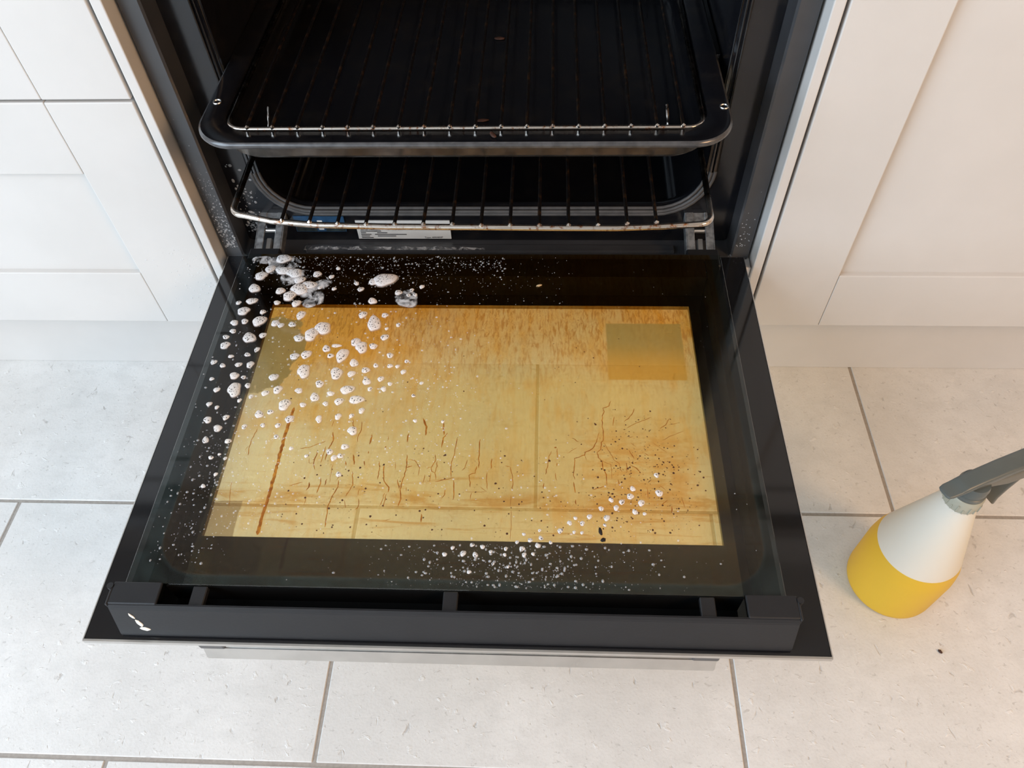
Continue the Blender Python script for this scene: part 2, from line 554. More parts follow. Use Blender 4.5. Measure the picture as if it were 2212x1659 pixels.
for (a, b, c, e) in ((YF, WY0, 0, ZC), (WY1, YB, 0, ZC), (WY0, WY1, 0, WZ0), (WY0, WY1, WZ1, ZC)):
    r = bmesh.ops.create_cube(bm, size=1)
    for v in r['verts']:
        v.co = (XL - 0.05 + v.co.x * 0.1, (a + b) / 2 + v.co.y * (b - a), (c + e) / 2 + v.co.z * (e - c))
me = bpy.data.meshes.new('wall_left'); bm.to_mesh(me); bm.free()
tag(link('wall_left', me, WALLP), 'pale painted wall on the left with a wide window', kind='structure')
wf = loft_me('window_1', [[(XL - 0.07, p[0], p[1]) for p in rrect(WY0, WY1, WZ0, WZ1, 0.002, 1)],
                          [(XL - 0.03, p[0], p[1]) for p in rrect(WY0, WY1, WZ0, WZ1, 0.002, 1)],
                          [(XL - 0.03, p[0], p[1]) for p in rrect(WY0 + 0.05, WY1 - 0.05, WZ0 + 0.05, WZ1 - 0.05, 0.002, 1)],
                          [(XL - 0.07, p[0], p[1]) for p in rrect(WY0 + 0.05, WY1 - 0.05, WZ0 + 0.05, WZ1 - 0.05, 0.002, 1)]], close=True)
dfm = loft_me('door_1', [[(p[0], y_, p[1]) for p in rrect(-1.72 + w_, -0.18 - w_, 0.0 + w_, 2.05 - w_, 0.002, 1)] for y_, w_ in ((-2.999, 0.0), (-2.96, 0.0), (-2.96, 0.06), (-2.999, 0.06))], close=True)
tag(link('door_1', dfm, PAINT), 'white frame of the glazed garden door in the front wall', kind='structure')
tag(link('window_1', wf, PAINT), 'white window frame in the left wall', kind='structure')
tag(box('ceiling', XL, XR, YF, YB, ZC, ZC + 0.08, CEIL), 'white kitchen ceiling', kind='structure')
tag(box('baseboard_back', -1.70, 2.20, 0.0555, 0.0725, 0.0, 0.149, PAINT, bev=0.0008, seg=1), 'off-white plinth board along the floor under the units', kind='structure')

# ------------------------------------------------------------------ kitchen units
ZB, ZT = 0.150, 0.870


def shaker(name, parent, x0, x1, z0, z1, st, rb, rt, depth=0.0075):
    """Framed front: stiles, rails and a recessed panel, all meshes of their own under the panel's front."""
    y0, y1 = 0.0, 0.020
    f = box(name, x0 + 0.004, x1 - 0.004, 0.013, 0.0195, z0 + 0.004, z1 - 0.004, PAINT, parent)
    g = 0.00025
    box('stile', x0, x0 + st - g, y0, y1, z0, z1, PAINT, f, 0.0011, 2)
    box('stile', x1 - st + g, x1, y0, y1, z0, z1, PAINT, f, 0.0011, 2)
    box('rail', x0 + st + g, x1 - st - g, y0 + 0.0003, y1, z0, z0 + rb, PAINT, f, 0.0011, 2)
    box('rail', x0 + st + g, x1 - st - g, y0 + 0.0003, y1, z1 - rt, z1, PAINT, f, 0.0011, 2)
    box('panel', x0 + st - 0.003, x1 - st + 0.003, y0 + depth, 0.0135, z0 + rb - 0.003, z1 - rt + 0.003, PAINT, f)
    return f


def unit(name, x0, x1, label, cat):
    r = empty(name, ((x0 + x1) / 2, 0.30, ZB))
    box('carcass', x0 + 0.001, x1 - 0.001, 0.0215, 0.60, ZB, ZT, CARC, r)
    tag(r, label, cat)
    return r


dl = unit('drawer_unit', -0.922, -0.3226, 'off-white unit with two framed drawer fronts, left of the oven', 'drawers')
shaker('drawer_front', dl, -0.922, -0.3240, ZB, 0.4620, 0.0880, 0.0857, 0.0836)
shaker('drawer_front', dl, -0.922, -0.3240, 0.4650, 0.8680, 0.0880, 0.0857, 0.0836)
dr = unit('base_cabinet', 0.3226, 0.922, 'off-white cabinet with one tall framed door, right of the oven', 'cabinet')
dd = shaker('cabinet_door', dr, 0.3240, 0.922, ZB, 0.8680, 0.0872, 0.0850, 0.0836)
tag(box('end_panel', -0.3207, -0.3100, 0.0, 0.60, ZB, ZT, PAINT, bev=0.0012, seg=2, loc=(-0.315, 0.3, ZB)), 'narrow off-white upright panel between drawers and oven', 'panel')
tag(box('end_panel', 0.3100, 0.3205, 0.0, 0.60, ZB, ZT, PAINT, bev=0.0012, seg=2, loc=(0.315, 0.3, ZB)), 'narrow off-white upright panel between oven and right cabinet', 'panel')
tag(box('infill_panel', -0.3095, 0.3095, 0.004, 0.022, ZB, 0.2440, PAINT, bev=0.001, seg=1, loc=(0, 0.013, ZB)), 'off-white strip panel below the oven, seen through the door glass', 'panel')
tag(box('oven_shelf', -0.3095, 0.3095, 0.0225, 0.60, 0.2260, 0.2438, CARC, loc=(0, 0.3, 0.226)), 'board shelf carrying the oven', 'shelf')
tag(box('worktop', -0.95, 0.95, -0.025, 0.615, ZT, ZT + 0.038, WORKT, bev=0.002, seg=2, loc=(0, 0.3, ZT)), 'dark worktop over the oven and units', 'worktop')

# foam blobs on the inner glass: x, y, half width, half depth (metres)
FOAM_BLACK = [(-0.2132,-0.0393,0.0084,0.0078),(-0.2244,-0.055,0.0055,0.0064),(-0.232,-0.0653,0.0072,0.0063),(-0.1965,-0.0613,0.0091,0.0076),(-0.2092,-0.0575,0.0092,0.0064),(-0.189,-0.0714,0.0064,0.0055),(-0.2347,-0.0841,0.0066,0.0066),(-0.1717,-0.0624,0.0045,0.0051),(-0.1556,-0.0661,0.003,0.0033),(-0.1948,-0.0949,0.0075,0.0072),(-0.1861,-0.085,0.0098,0.0088),(-0.1767,-0.0788,0.0081,0.0064),(-0.0974,-0.0708,0.0135,0.01),(-0.1094,-0.0739,0.0053,0.005),(-0.2061,-0.0876,0.005,0.0054),(-0.233,-0.1024,0.0062,0.0047),(-0.2382,-0.1167,0.007,0.0058),(-0.2436,-0.133,0.0043,0.0041),(-0.2334,-0.131,0.0035,0.0042),(-0.2183,-0.1305,0.0073,0.0073),(-0.2231,-0.1531,0.0072,0.007),(-0.2178,-0.1177,0.0031,0.0035),(-0.2103,-0.1496,0.0038,0.0038),(-0.2451,-0.1632,0.0054,0.0048),(-0.2421,-0.1443,0.0035,0.0032),(-0.2472,-0.1522,0.0034,0.0031),(-0.2117,-0.1683,0.0028,0.0035),(-0.2197,-0.1749,0.0034,0.0027),(-0.2355,-0.1772,0.0029,0.0025),(-0.2253,-0.1876,0.0037,0.003),(-0.2137,-0.1875,0.0041,0.0042),(-0.2214,-0.2183,0.0067,0.0094),(-0.2258,-0.2015,0.0046,0.0049),(-0.2506,-0.1848,0.0033,0.0031),(-0.2407,-0.1889,0.003,0.0029),(-0.2469,-0.2055,0.0023,0.0024),(-0.2384,-0.2185,0.0033,0.0032),(-0.2134,-0.2306,0.0023,0.0025),(-0.2374,-0.2533,0.0039,0.0041),(-0.2255,-0.2625,0.0039,0.0044),(-0.221,-0.2503,0.0031,0.0033),(-0.2331,-0.2754,0.0031,0.0039),(-0.2122,-0.2763,0.0031,0.0029),(-0.241,-0.2352,0.0029,0.0027),(-0.2327,-0.239,0.0023,0.0023),(-0.2164,-0.2031,0.0026,0.0024),(-0.2059,-0.1046,0.0035,0.0035),(-0.1854,-0.1056,0.0049,0.0052),(-0.1063,-0.1015,0.0049,0.0047),(-0.0807,-0.0892,0.0038,0.0042),(-0.1212,-0.0846,0.0036,0.0034),(-0.0671,-0.0855,0.0025,0.0027),(-0.0628,-0.0923,0.0025,0.0026),(-0.0698,-0.0928,0.0023,0.0024),(-0.057,-0.0805,0.0028,0.003),(-0.1506,-0.0533,0.0025,0.0029),(-0.1497,-0.0841,0.0025,0.0027),(-0.1652,-0.0824,0.0027,0.0025),(-0.2465,-0.1049,0.0032,0.0028),(-0.127,-0.076,0.0029,0.003),(-0.223,-0.2939,0.0024,0.0022),(-0.214,-0.3109,0.0019,0.0021),(-0.2218,-0.3228,0.0022,0.0021),(-0.2164,-0.2903,0.0015,0.0015),(-0.2099,-0.2945,0.0018,0.002)]
FOAM_AMBER = [(-0.1771,-0.122,0.0048,0.0065),(-0.1836,-0.1347,0.0043,0.0037),(-0.2012,-0.1333,0.0043,0.005),(-0.1949,-0.136,0.0035,0.0034),(-0.1612,-0.1481,0.0076,0.0088),(-0.1509,-0.1397,0.0088,0.0089),(-0.1729,-0.1533,0.0054,0.0048),(-0.1133,-0.1208,0.0045,0.0051),(-0.1,-0.1329,0.0072,0.0112),(-0.0905,-0.1213,0.0035,0.0037),(-0.0867,-0.1511,0.0043,0.0044),(-0.1148,-0.1576,0.0053,0.0054),(-0.1079,-0.1644,0.0063,0.0082),(-0.0965,-0.1628,0.0042,0.0043),(-0.1253,-0.1749,0.0063,0.0095),(-0.1426,-0.1665,0.0042,0.0048),(-0.1333,-0.1625,0.0051,0.0026),(-0.1611,-0.1742,0.0053,0.0058),(-0.1723,-0.1765,0.0053,0.0042),(-0.1593,-0.1952,0.0065,0.0092),(-0.1271,-0.1975,0.0058,0.0085),(-0.1125,-0.1978,0.0041,0.004),(-0.1122,-0.1843,0.0046,0.0052),(-0.1368,-0.1755,0.0033,0.0034),(-0.1871,-0.2027,0.0049,0.0045),(-0.1797,-0.2177,0.0049,0.005),(-0.1594,-0.2185,0.004,0.0035),(-0.141,-0.2103,0.0041,0.005),(-0.1133,-0.2169,0.0072,0.0055),(-0.1427,-0.2261,0.0047,0.0055),(-0.1027,-0.2285,0.0071,0.0055),(-0.1189,-0.2307,0.0044,0.0046),(-0.1694,-0.2352,0.0063,0.0067),(-0.1311,-0.2334,0.0029,0.0029),(-0.1284,-0.2216,0.0038,0.0032),(-0.1908,-0.2219,0.004,0.0035),(-0.1908,-0.2464,0.0044,0.0047),(-0.1809,-0.2436,0.0031,0.0031),(-0.1612,-0.2513,0.0042,0.0047),(-0.1167,-0.2479,0.0034,0.0037),(-0.134,-0.2509,0.0031,0.0047),(-0.1521,-0.235,0.0032,0.0031),(-0.2034,-0.226,0.0025,0.0027),(-0.0965,-0.2067,0.0043,0.0048),(-0.0994,-0.1931,0.0041,0.0041),(-0.0833,-0.2035,0.0032,0.0036),(-0.092,-0.2156,0.0026,0.0028),(-0.0789,-0.2155,0.0027,0.0035),(-0.0783,-0.1744,0.0033,0.0038),(-0.0627,-0.1947,0.0029,0.0031),(-0.0905,-0.1872,0.0026,0.0031),(-0.0765,-0.1876,0.0029,0.0029),(-0.0692,-0.188,0.0023,0.0025),(-0.096,-0.2409,0.0031,0.0035),(-0.1009,-0.2634,0.0048,0.0051),(-0.1176,-0.2861,0.0031,0.0035),(-0.1127,-0.2924,0.003,0.0035),(-0.1075,-0.2903,0.003,0.0027),(-0.1049,-0.2806,0.0036,0.0035),(-0.1705,-0.2585,0.0028,0.003),(-0.2012,-0.2603,0.0028,0.0029),(-0.1845,-0.2585,0.0025,0.0026),(-0.1693,-0.2708,0.0024,0.0029),(-0.1044,-0.2467,0.0024,0.0027),(-0.1057,-0.3091,0.0026,0.0028),(-0.1529,-0.2831,0.0021,0.0023),(-0.1377,-0.2908,0.0019,0.002),(-0.0196,-0.2521,0.0017,0.0018),(-0.045,-0.2515,0.0021,0.0022),(-0.0737,-0.2094,0.0024,0.0026),(-0.0435,-0.2081,0.0019,0.002),(-0.0498,-0.223,0.0021,0.0021),(-0.061,-0.1816,0.0023,0.0025),(-0.0863,-0.1395,0.002,0.0023),(-0.0751,-0.1343,0.0027,0.0029),(-0.2098,-0.2131,0.0029,0.0034)]
FOAM_CORNER = [(0.1693,-0.3053,0.0022,0.0026),(0.1702,-0.3228,0.0032,0.0036),(0.1546,-0.3324,0.0029,0.0033),(0.1483,-0.319,0.0024,0.0027),(0.1458,-0.3264,0.0029,0.0033),(0.1384,-0.3318,0.0025,0.0028),(0.1334,-0.3374,0.0025,0.0028),(0.1296,-0.33,0.0022,0.0025),(0.1209,-0.3383,0.0022,0.0025),(0.1252,-0.3469,0.0028,0.0031),(0.1488,-0.3409,0.0025,0.0028),(0.1566,-0.3425,0.0016,0.0018),(0.111,-0.346,0.0023,0.0026),(0.1049,-0.3522,0.0022,0.0024),(0.0945,-0.352,0.0022,0.0024),(0.0993,-0.3476,0.0017,0.0019),(0.0867,-0.3593,0.0024,0.0026),(0.0709,-0.3661,0.002,0.0021),(0.0622,-0.3682,0.002,0.0022),(0.1044,-0.3607,0.0015,0.0017),(0.098,-0.3603,0.0015,0.0017),(0.1234,-0.3535,0.0015,0.0017),(0.057,-0.363,0.0016,0.0016),(0.0698,-0.3593,0.0014,0.0016)]
FOAM_FRONT = [(0.0684,-0.3728,0.0023,0.0024),(0.0558,-0.3758,0.0023,0.0025),(0.0516,-0.3701,0.0016,0.0018),(0.0426,-0.3761,0.0017,0.0018),(0.042,-0.3813,0.0015,0.0017),(0.0237,-0.3748,0.002,0.0022),(0.0083,-0.3809,0.0025,0.0028),(0.0182,-0.3818,0.0023,0.0025),(0.0152,-0.3733,0.0019,0.002),(0.0305,-0.3788,0.0015,0.0016),(0.0576,-0.381,0.002,0.0021),(0.0647,-0.3802,0.0015,0.0017),(-0.0066,-0.382,0.002,0.0021),(-0.0005,-0.3761,0.0017,0.0019),(0.0788,-0.3699,0.0015,0.0017),(0.0142,-0.3966,0.0018,0.0019),(0.0329,-0.3893,0.0013,0.0014),(0.045,-0.3914,0.0013,0.0015)]
# dried grease runs: half width, then points, all in millimetres
RUNS = [(1.63,[(-159.9,-238.1),(-160.8,-252.4),(-161.8,-269.0),(-161.9,-282.5),(-161.8,-296.5),(-162.0,-315.2),(-162.1,-330.9),(-162.9,-342.9),(-163.3,-353.2),(-163.4,-367.8)]),(0.41,[(-188.8,-262.5),(-190.8,-273.1),(-191.5,-281.2),(-190.6,-290.9)]),(0.24,[(-192.0,-280.7),(-194.6,-285.6)]),(0.24,[(-197.8,-318.3),(-196.9,-327.4),(-193.9,-342.7)]),(0.33,[(-120.0,-251.8),(-120.6,-259.2)]),(0.57,[(-118.5,-264.7),(-116.1,-273.7),(-118.9,-281.8),(-120.2,-294.9)]),(0.41,[(-123.4,-297.6),(-122.2,-280.1)]),(0.49,[(-128.7,-285.5),(-130.1,-297.7),(-127.7,-304.5)]),(0.24,[(-134.9,-292.6),(-133.8,-297.8),(-130.1,-297.7)]),(0.33,[(-145.1,-283.1),(-135.6,-281.2),(-123.2,-274.7)]),(0.41,[(-102.9,-249.7),(-100.8,-258.0),(-98.2,-260.3)]),(0.33,[(-93.9,-252.8),(-93.0,-261.6),(-95.1,-269.8),(-94.3,-275.2)]),(0.24,[(-112.3,-297.4),(-112.7,-307.6),(-112.0,-317.7)]),(0.73,[(-95.9,-288.5),(-93.5,-298.8)]),(0.57,[(-101.8,-295.5),(-100.4,-299.8)]),(0.57,[(-85.1,-295.2),(-84.5,-299.5)]),(0.41,[(-93.8,-305.6),(-91.7,-319.0),(-95.6,-330.5)]),(0.49,[(-104.4,-315.1),(-104.3,-321.7),(-108.1,-333.1),(-109.3,-341.9),(-108.9,-352.1),(-108.5,-359.8)]),(0.41,[(-103.2,-309.2),(-106.4,-314.3)]),(0.57,[(-120.6,-312.8),(-120.1,-321.1),(-121.4,-327.7)]),(0.57,[(-115.3,-313.6),(-115.9,-320.2)]),(0.57,[(-130.0,-317.2),(-129.4,-322.1),(-130.9,-325.4)]),(0.33,[(-146.7,-321.2),(-135.8,-317.3)]),(0.33,[(-85.2,-323.0),(-85.4,-328.7)]),(0.41,[(-84.4,-332.7),(-83.3,-339.9),(-85.6,-343.1)]),(0.33,[(-130.0,-331.9),(-129.9,-339.2)]),(0.28,[(-96.5,-333.7),(-94.0,-341.7)]),(0.9,[(-38.0,-248.7),(-34.0,-258.0),(-33.8,-267.1)]),(0.61,[(-18.8,-253.1),(-17.2,-266.8)]),(0.61,[(-14.4,-264.1),(-17.4,-269.5),(-18.3,-280.2)]),(0.73,[(-49.2,-265.5),(-50.0,-274.5)]),(0.73,[(-82.5,-266.9),(-83.2,-277.7)]),(0.24,[(-67.2,-267.6),(-67.1,-273.9)]),(0.41,[(-4.9,-269.3),(-6.5,-287.0),(-8.1,-294.8),(-7.5,-310.9)]),(0.33,[(-4.0,-310.0),(-12.4,-312.6),(-20.9,-314.8)]),(0.49,[(-5.1,-313.3),(-3.6,-324.0),(-3.3,-332.0)]),(0.57,[(15.5,-270.8),(15.4,-281.4),(16.1,-300.4)]),(0.41,[(14.2,-298.7),(13.2,-305.5),(8.3,-308.1),(10.1,-319.7)]),(0.33,[(5.7,-292.0),(4.1,-300.6),(1.3,-303.2)]),(0.49,[(27.3,-290.8),(26.8,-301.1)]),(0.37,[(23.3,-305.3),(24.6,-321.8)]),(0.33,[(39.0,-298.3),(43.4,-298.7)]),(0.33,[(43.4,-299.1),(46.3,-309.1),(46.0,-321.5)]),(0.16,[(45.1,-326.3),(45.1,-337.5)]),(0.2,[(45.6,-341.4),(46.4,-354.5),(45.9,-368.1)]),(0.41,[(-71.7,-295.0),(-70.5,-303.5),(-70.9,-313.6)]),(0.57,[(-67.4,-299.2),(-65.2,-315.2),(-60.1,-320.9),(-60.1,-325.8)]),(0.33,[(-62.9,-326.7),(-64.1,-333.9),(-65.8,-339.6)]),(0.41,[(-61.4,-327.4),(-62.1,-340.3)]),(0.53,[(-48.1,-287.7),(-47.6,-298.1),(-47.5,-304.9),(-49.0,-316.6),(-49.7,-323.2),(-48.6,-332.1),(-49.8,-339.3)]),(0.49,[(-53.8,-313.3),(-50.8,-322.4)]),(0.33,[(-46.7,-292.9),(-40.8,-293.2),(-35.4,-301.3),(-36.1,-308.9)]),(0.57,[(-47.9,-301.5),(-42.2,-299.7)]),(0.41,[(-22.8,-287.3),(-22.5,-294.2),(-25.6,-301.1),(-24.9,-304.5),(-21.8,-306.1)]),(0.37,[(-21.1,-294.2),(-20.2,-299.3),(-21.8,-306.1),(-20.0,-312.8)]),(0.33,[(-29.5,-302.0),(-26.0,-300.3)]),(0.33,[(-30.3,-307.9),(-30.9,-316.3)]),(0.37,[(-25.4,-306.2),(-25.2,-315.3)]),(0.28,[(-57.5,-295.6),(-56.5,-303.7)]),(0.33,[(-11.6,-321.7),(-11.5,-327.4),(-14.0,-331.0)]),(0.28,[(11.5,-324.5),(10.5,-331.0)]),(0.24,[(18.4,-319.5),(24.3,-323.5)]),(0.73,[(-28.9,-345.9),(-28.7,-353.7)]),(0.33,[(-44.9,-320.6),(-44.8,-324.7)]),(0.57,[(-82.9,-284.7),(-82.8,-287.4)]),(0.73,[(-67.9,-279.2),(-68.8,-281.0)]),(0.49,[(-85.4,-295.2),(-84.4,-299.5)]),(0.37,[(72.7,-314.5),(72.6,-320.2)]),(0.2,[(6.5,-323.8),(11.5,-324.5),(24.3,-323.5)]),(0.24,[(-60.8,-352.4),(-54.6,-351.5)]),(0.41,[(133.8,-226.4),(132.0,-232.2),(126.5,-235.1),(127.2,-238.8),(125.4,-243.5),(125.1,-253.7),(125.8,-262.7),(125.1,-270.8),(123.6,-272.6),(122.6,-279.6),(119.2,-283.2),(120.8,-288.3),(123.6,-292.6),(123.7,-299.3),(126.3,-305.2),(126.6,-315.9)]),(0.24,[(125.8,-272.6),(129.2,-280.4),(132.5,-286.4),(133.8,-290.7),(138.0,-294.0),(139.1,-299.9),(140.4,-302.4)]),(0.2,[(123.6,-291.7),(130.7,-295.0),(131.5,-301.7),(131.1,-310.0)]),(0.41,[(120.8,-267.3),(116.0,-278.9),(109.6,-282.5),(108.5,-285.9),(99.6,-289.5),(99.1,-300.6),(98.3,-306.5),(99.6,-310.6)]),(0.53,[(98.5,-313.1),(99.4,-323.6)]),(0.57,[(99.6,-330.1),(99.9,-334.8)]),(0.28,[(108.5,-285.9),(109.8,-290.6)]),(0.24,[(121.8,-261.0),(120.4,-269.1)]),(1.02,[(81.7,-278.5),(83.9,-278.5)]),(0.41,[(84.3,-279.4),(84.3,-290.6)]),(0.37,[(79.5,-282.1),(76.9,-287.3),(76.2,-295.0),(74.5,-306.0)]),(0.57,[(83.9,-294.1),(84.3,-297.5)]),(0.33,[(82.8,-304.2),(83.9,-311.7)]),(0.24,[(101.6,-278.2),(93.8,-284.0)]),(0.37,[(97.7,-268.1),(103.6,-272.0)]),(0.33,[(154.8,-234.7),(153.7,-239.4),(148.8,-246.0),(144.8,-249.7)]),(0.28,[(146.7,-256.6),(155.2,-251.4),(164.6,-246.7),(170.0,-244.3)]),(0.33,[(185.7,-245.5),(182.1,-252.9),(176.5,-256.6)]),(0.41,[(147.5,-280.5),(151.7,-288.7)]),(0.33,[(144.2,-293.1),(144.7,-302.3)]),(0.33,[(146.6,-294.7),(152.8,-298.8),(156.5,-303.4)]),(0.49,[(136.4,-310.0),(137.2,-316.5)]),(0.41,[(114.4,-320.1),(125.4,-317.1)]),(0.41,[(72.8,-315.2),(72.4,-319.3)]),(0.24,[(160.8,-317.7),(160.6,-328.9)]),(0.28,[(171.6,-315.1),(176.1,-319.9)]),(0.49,[(179.6,-334.9),(179.0,-341.1)]),(0.28,[(188.8,-326.0),(190.2,-336.3)]),(0.33,[(176.6,-329.4),(171.3,-334.3)]),(0.33,[(136.0,-244.3),(134.4,-254.5)]),(0.24,[(149.4,-272.2),(153.6,-276.5)]),(0.33,[(160.5,-282.9),(164.3,-285.5)]),(0.2,[(197.1,-259.0),(185.4,-264.5),(177.7,-269.1)]),(0.16,[(168.6,-271.9),(180.9,-282.2)]),(0.28,[(147.5,-266.9),(152.1,-265.5)]),(0.2,[(194.3,-249.9),(184.3,-252.8)])]

# ------------------------------------------------------------------ oven
oven = empty('built_in_oven', (0, 0.30, 0.2442))
tag(oven, 'black built-in oven with its glass door folded down flat', 'oven')
NC = 8
def ring(y, hx, z0, z1, r): return [(p[0], y, p[1]) for p in rrect(-hx, hx, z0, z1, r, NC)]
OZ0, OZ1 = 0.2990, 0.6900
link('front_frame', loft_me('front_frame', [ring(0.060, 0.3070, 0.2445, 0.84, 0.002), ring(0.0185, 0.3070, 0.2445, 0.84, 0.002), ring(0.0170, 0.3055, 0.2455, 0.839, 0.002),
     ring(0.0170, 0.2880, 0.2478, 0.735, 0.004), ring(0.0190, 0.2860, 0.2486, 0.733, 0.004), ring(0.0460, 0.2860, 0.2488, 0.733, 0.004)], smooth=True, angle=30), FLANGE, oven)
link('cavity_front', loft_me('cavity_front', [ring(0.0455, 0.2858, 0.2490, 0.7328, 0.004), ring(0.0450, 0.2530, OZ0 - 0.008, OZ1 + 0.008, 0.056), ring(0.0490, 0.2490, OZ0 - 0.004, OZ1 + 0.004, 0.052),
     ring(0.0500, 0.2465, OZ0, OZ1, 0.050)], smooth=True, angle=25), ENAMEL, oven)
cv = link('cavity', loft_me('cavity', [ring(0.0500, 0.2465, OZ0, OZ1, 0.050), ring(0.0530, 0.2465, OZ0, OZ1, 0.050), ring(0.0620, 0.2450, OZ0 - 0.004, OZ1, 0.046), ring(0.0700, 0.2440, OZ0 - 0.010, OZ1, 0.040), ring(0.46, 0.2430, OZ0 - 0.010, OZ1, 0.035),
     ring(0.47, 0.2330, OZ0 + 0.004, OZ1 - 0.01, 0.03)], cap1=True, smooth=True, angle=40), ENAMEL, oven)
for i, (dx, yy, rr) in enumerate(((0.0055, 0.0440, 0.0026), (0.0010, 0.0425, 0.0021), (-0.0030, 0.0440, 0.0019))):
    pts = ring(yy, 0.2490 + dx, OZ0 - 0.0035 - dx, OZ1 + 0.0035 + dx, 0.0535 + dx)
    link('door_seal', tube_me('door_seal', pts, rr, 8, True), GASKET, oven)
# side runners pressed into the liner
for s in (-1, 1):
    for z in (0.3680, 0.4580, 0.5500):
        a, b = sorted((s * 0.2436, s * 0.2285))
        box('runner', a, b, 0.075, 0.44, z, z + 0.0060, ENAMEL, cv, 0.0015, 2)
# outer casing
link('casing', loft_me('casing', [ring(0.055, 0.2840, 0.2446, 0.835, 0.004), ring(0.56, 0.2840, 0.2446, 0.835, 0.004)], cap1=True), ZINC, oven)
fs = box('control_fascia', -0.2975, 0.2975, -0.004, 0.018, 0.7250, 0.8430, ENAMEL, oven, 0.0015, 2)
# sill in front of the seal: a channel rib and a lip
box('sill_rib', -0.212, 0.222, 0.0215, 0.0330, 0.2488, 0.2535, FLANGE, oven, 0.0012, 2)
box('sill_lip', -0.226, 0.232, 0.0060, 0.0120, 0.2500, 0.2575, FLANGE, oven, 0.0010, 2)

# rating plate and sticker on the liner front
lab = box('rating_label', -0.1515, -0.0400, 0.0440, 0.0449, 0.2520, 0.2795, PAPER, oven)


def text_me(s, size, x, z, y):
    c = bpy.data.curves.new('t', 'FONT'); c.body = s; c.size = size
    o = bpy.data.objects.new('t', c); COL.objects.link(o)
    bpy.context.view_layer.update()
    me = bpy.data.meshes.new_from_object(o.evaluated_get(bpy.context.evaluated_depsgraph_get()))
    bpy.data.objects.remove(o)
    me.transform(Matrix.Translation((x, y, z)) @ Matrix.Rotation(math.pi / 2, 4, 'X'))
    return me


link('lettering', text_me('Serial Number :   1814007397', 0.0042, -0.1475, 0.2655, 0.0437), INK, lab)
link('lettering', text_me('Type: 600/80/P', 0.0036, -0.0720, 0.2532, 0.0437), INK, lab)
for i, (w1, w2) in enumerate(((0.020, 0.008), (0.006, 0.012), (0.012, 0.038), (0.010, 0.022), (0.014, 0.0))):
    z = 0.2640 - i * 0.0025
    box('print_line', -0.1475, -0.1475 + w1, 0.0436, 0.0441, z - 0.0005, z + 0.0005, INK, lab)
    if w2: box('print_line', -0.1310 + 0.003 * (i % 2), -0.1310 + 0.003 * (i % 2) + w2, 0.0436, 0.0441, z - 0.0005, z + 0.0005, INK, lab)
stk = box('blue_sticker', -0.2240, -0.1640, 0.0440, 0.0449, 0.2630, 0.2860, BLUE, oven)
box('sticker_photo', -0.2230, -0.1990, 0.0437, 0.0442, 0.2638, 0.2735, TEAL, stk)
box('sticker_photo', -0.1880, -0.1650, 0.0437, 0.0442, 0.2638, 0.2735, TEAL, stk)
box('sticker_photo', -0.1965, -0.1905, 0.0437, 0.0442, 0.2660, 0.2800, PAPER, stk)

# hinges: bent zinc channels with a slot, a claw and a pin
for s in (-1, 1):
    cx = s * 0.2465
    def hp(u, t, off):   # u along the arm from liner to door, t across, off above the web
        y, z = 0.0440 + (-0.0020 - 0.0440) * u, 0.2900 + (0.2735 - 0.2900) * u
        return (cx + t, y + off * 0.34, z + off * 0.94)
    def hbox(name, u0, u1, t0, t1, o0, o1, mat, parent, bev=0.0006):
        vs = [hp(u, t, o) for u in (u0, u1) for t in (t0, t1) for o in (o0, o1)]
        me = mesh_from(name, vs, [(0, 1, 3, 2), (4, 6, 7, 5), (0, 4, 5, 1), (2, 3, 7, 6), (0, 2, 6, 4), (1, 5, 7, 3)])
        b = bmesh.new(); b.from_mesh(me); bmesh.ops.recalc_face_normals(b, faces=b.faces)
        bmesh.ops.bevel(b, geom=b.edges[:], offset=bev, segments=1, affect='EDGES'); b.to_mesh(me); b.free()
        return link(name, me, mat, parent)
    h = hbox('hinge', -0.10, 0.22, -0.0135, 0.0135, -0.0015, 0.0, ZINC, oven)
    hbox('side_plate', -0.10, 1.05, -0.0145, -0.0060, -0.001, 0.0007, ZINC, h)
    hbox('side_plate', -0.10, 1.05, 0.0060, 0.0145, -0.001, 0.0007, ZINC, h)
    hbox('cheek', -0.10, 1.02, -0.0160, -0.0145, -0.0150, 0.0005, ZINC, h)
    hbox('cheek', -0.10, 1.02, 0.0145, 0.0160, -0.0150, 0.0005, ZINC, h)
    hbox('claw', 0.62, 1.02, -0.0035, 0.0035, -0.010, -0.0005, STEEL, h, 0.0012)
    link('pin', tube_me('pin', [hp(0.36, -0.0070, -0.004), hp(0.36, 0.0070, -0.004)], 0.0026, 10), STEEL, h)

# ------------------------------------------------------------------ the open door
ZG = 0.2617          # upper face of the front pane, now lying underneath
DY0 = -0.4459
door = box('door', -0.2975, 0.2975, DY0, 0.0035, ZG - 0.0050, ZG, OGLASS, oven, 0.0008, 1, loc=(0, 0, 0))
door['label'] = 'black-bordered front pane of the opened door'
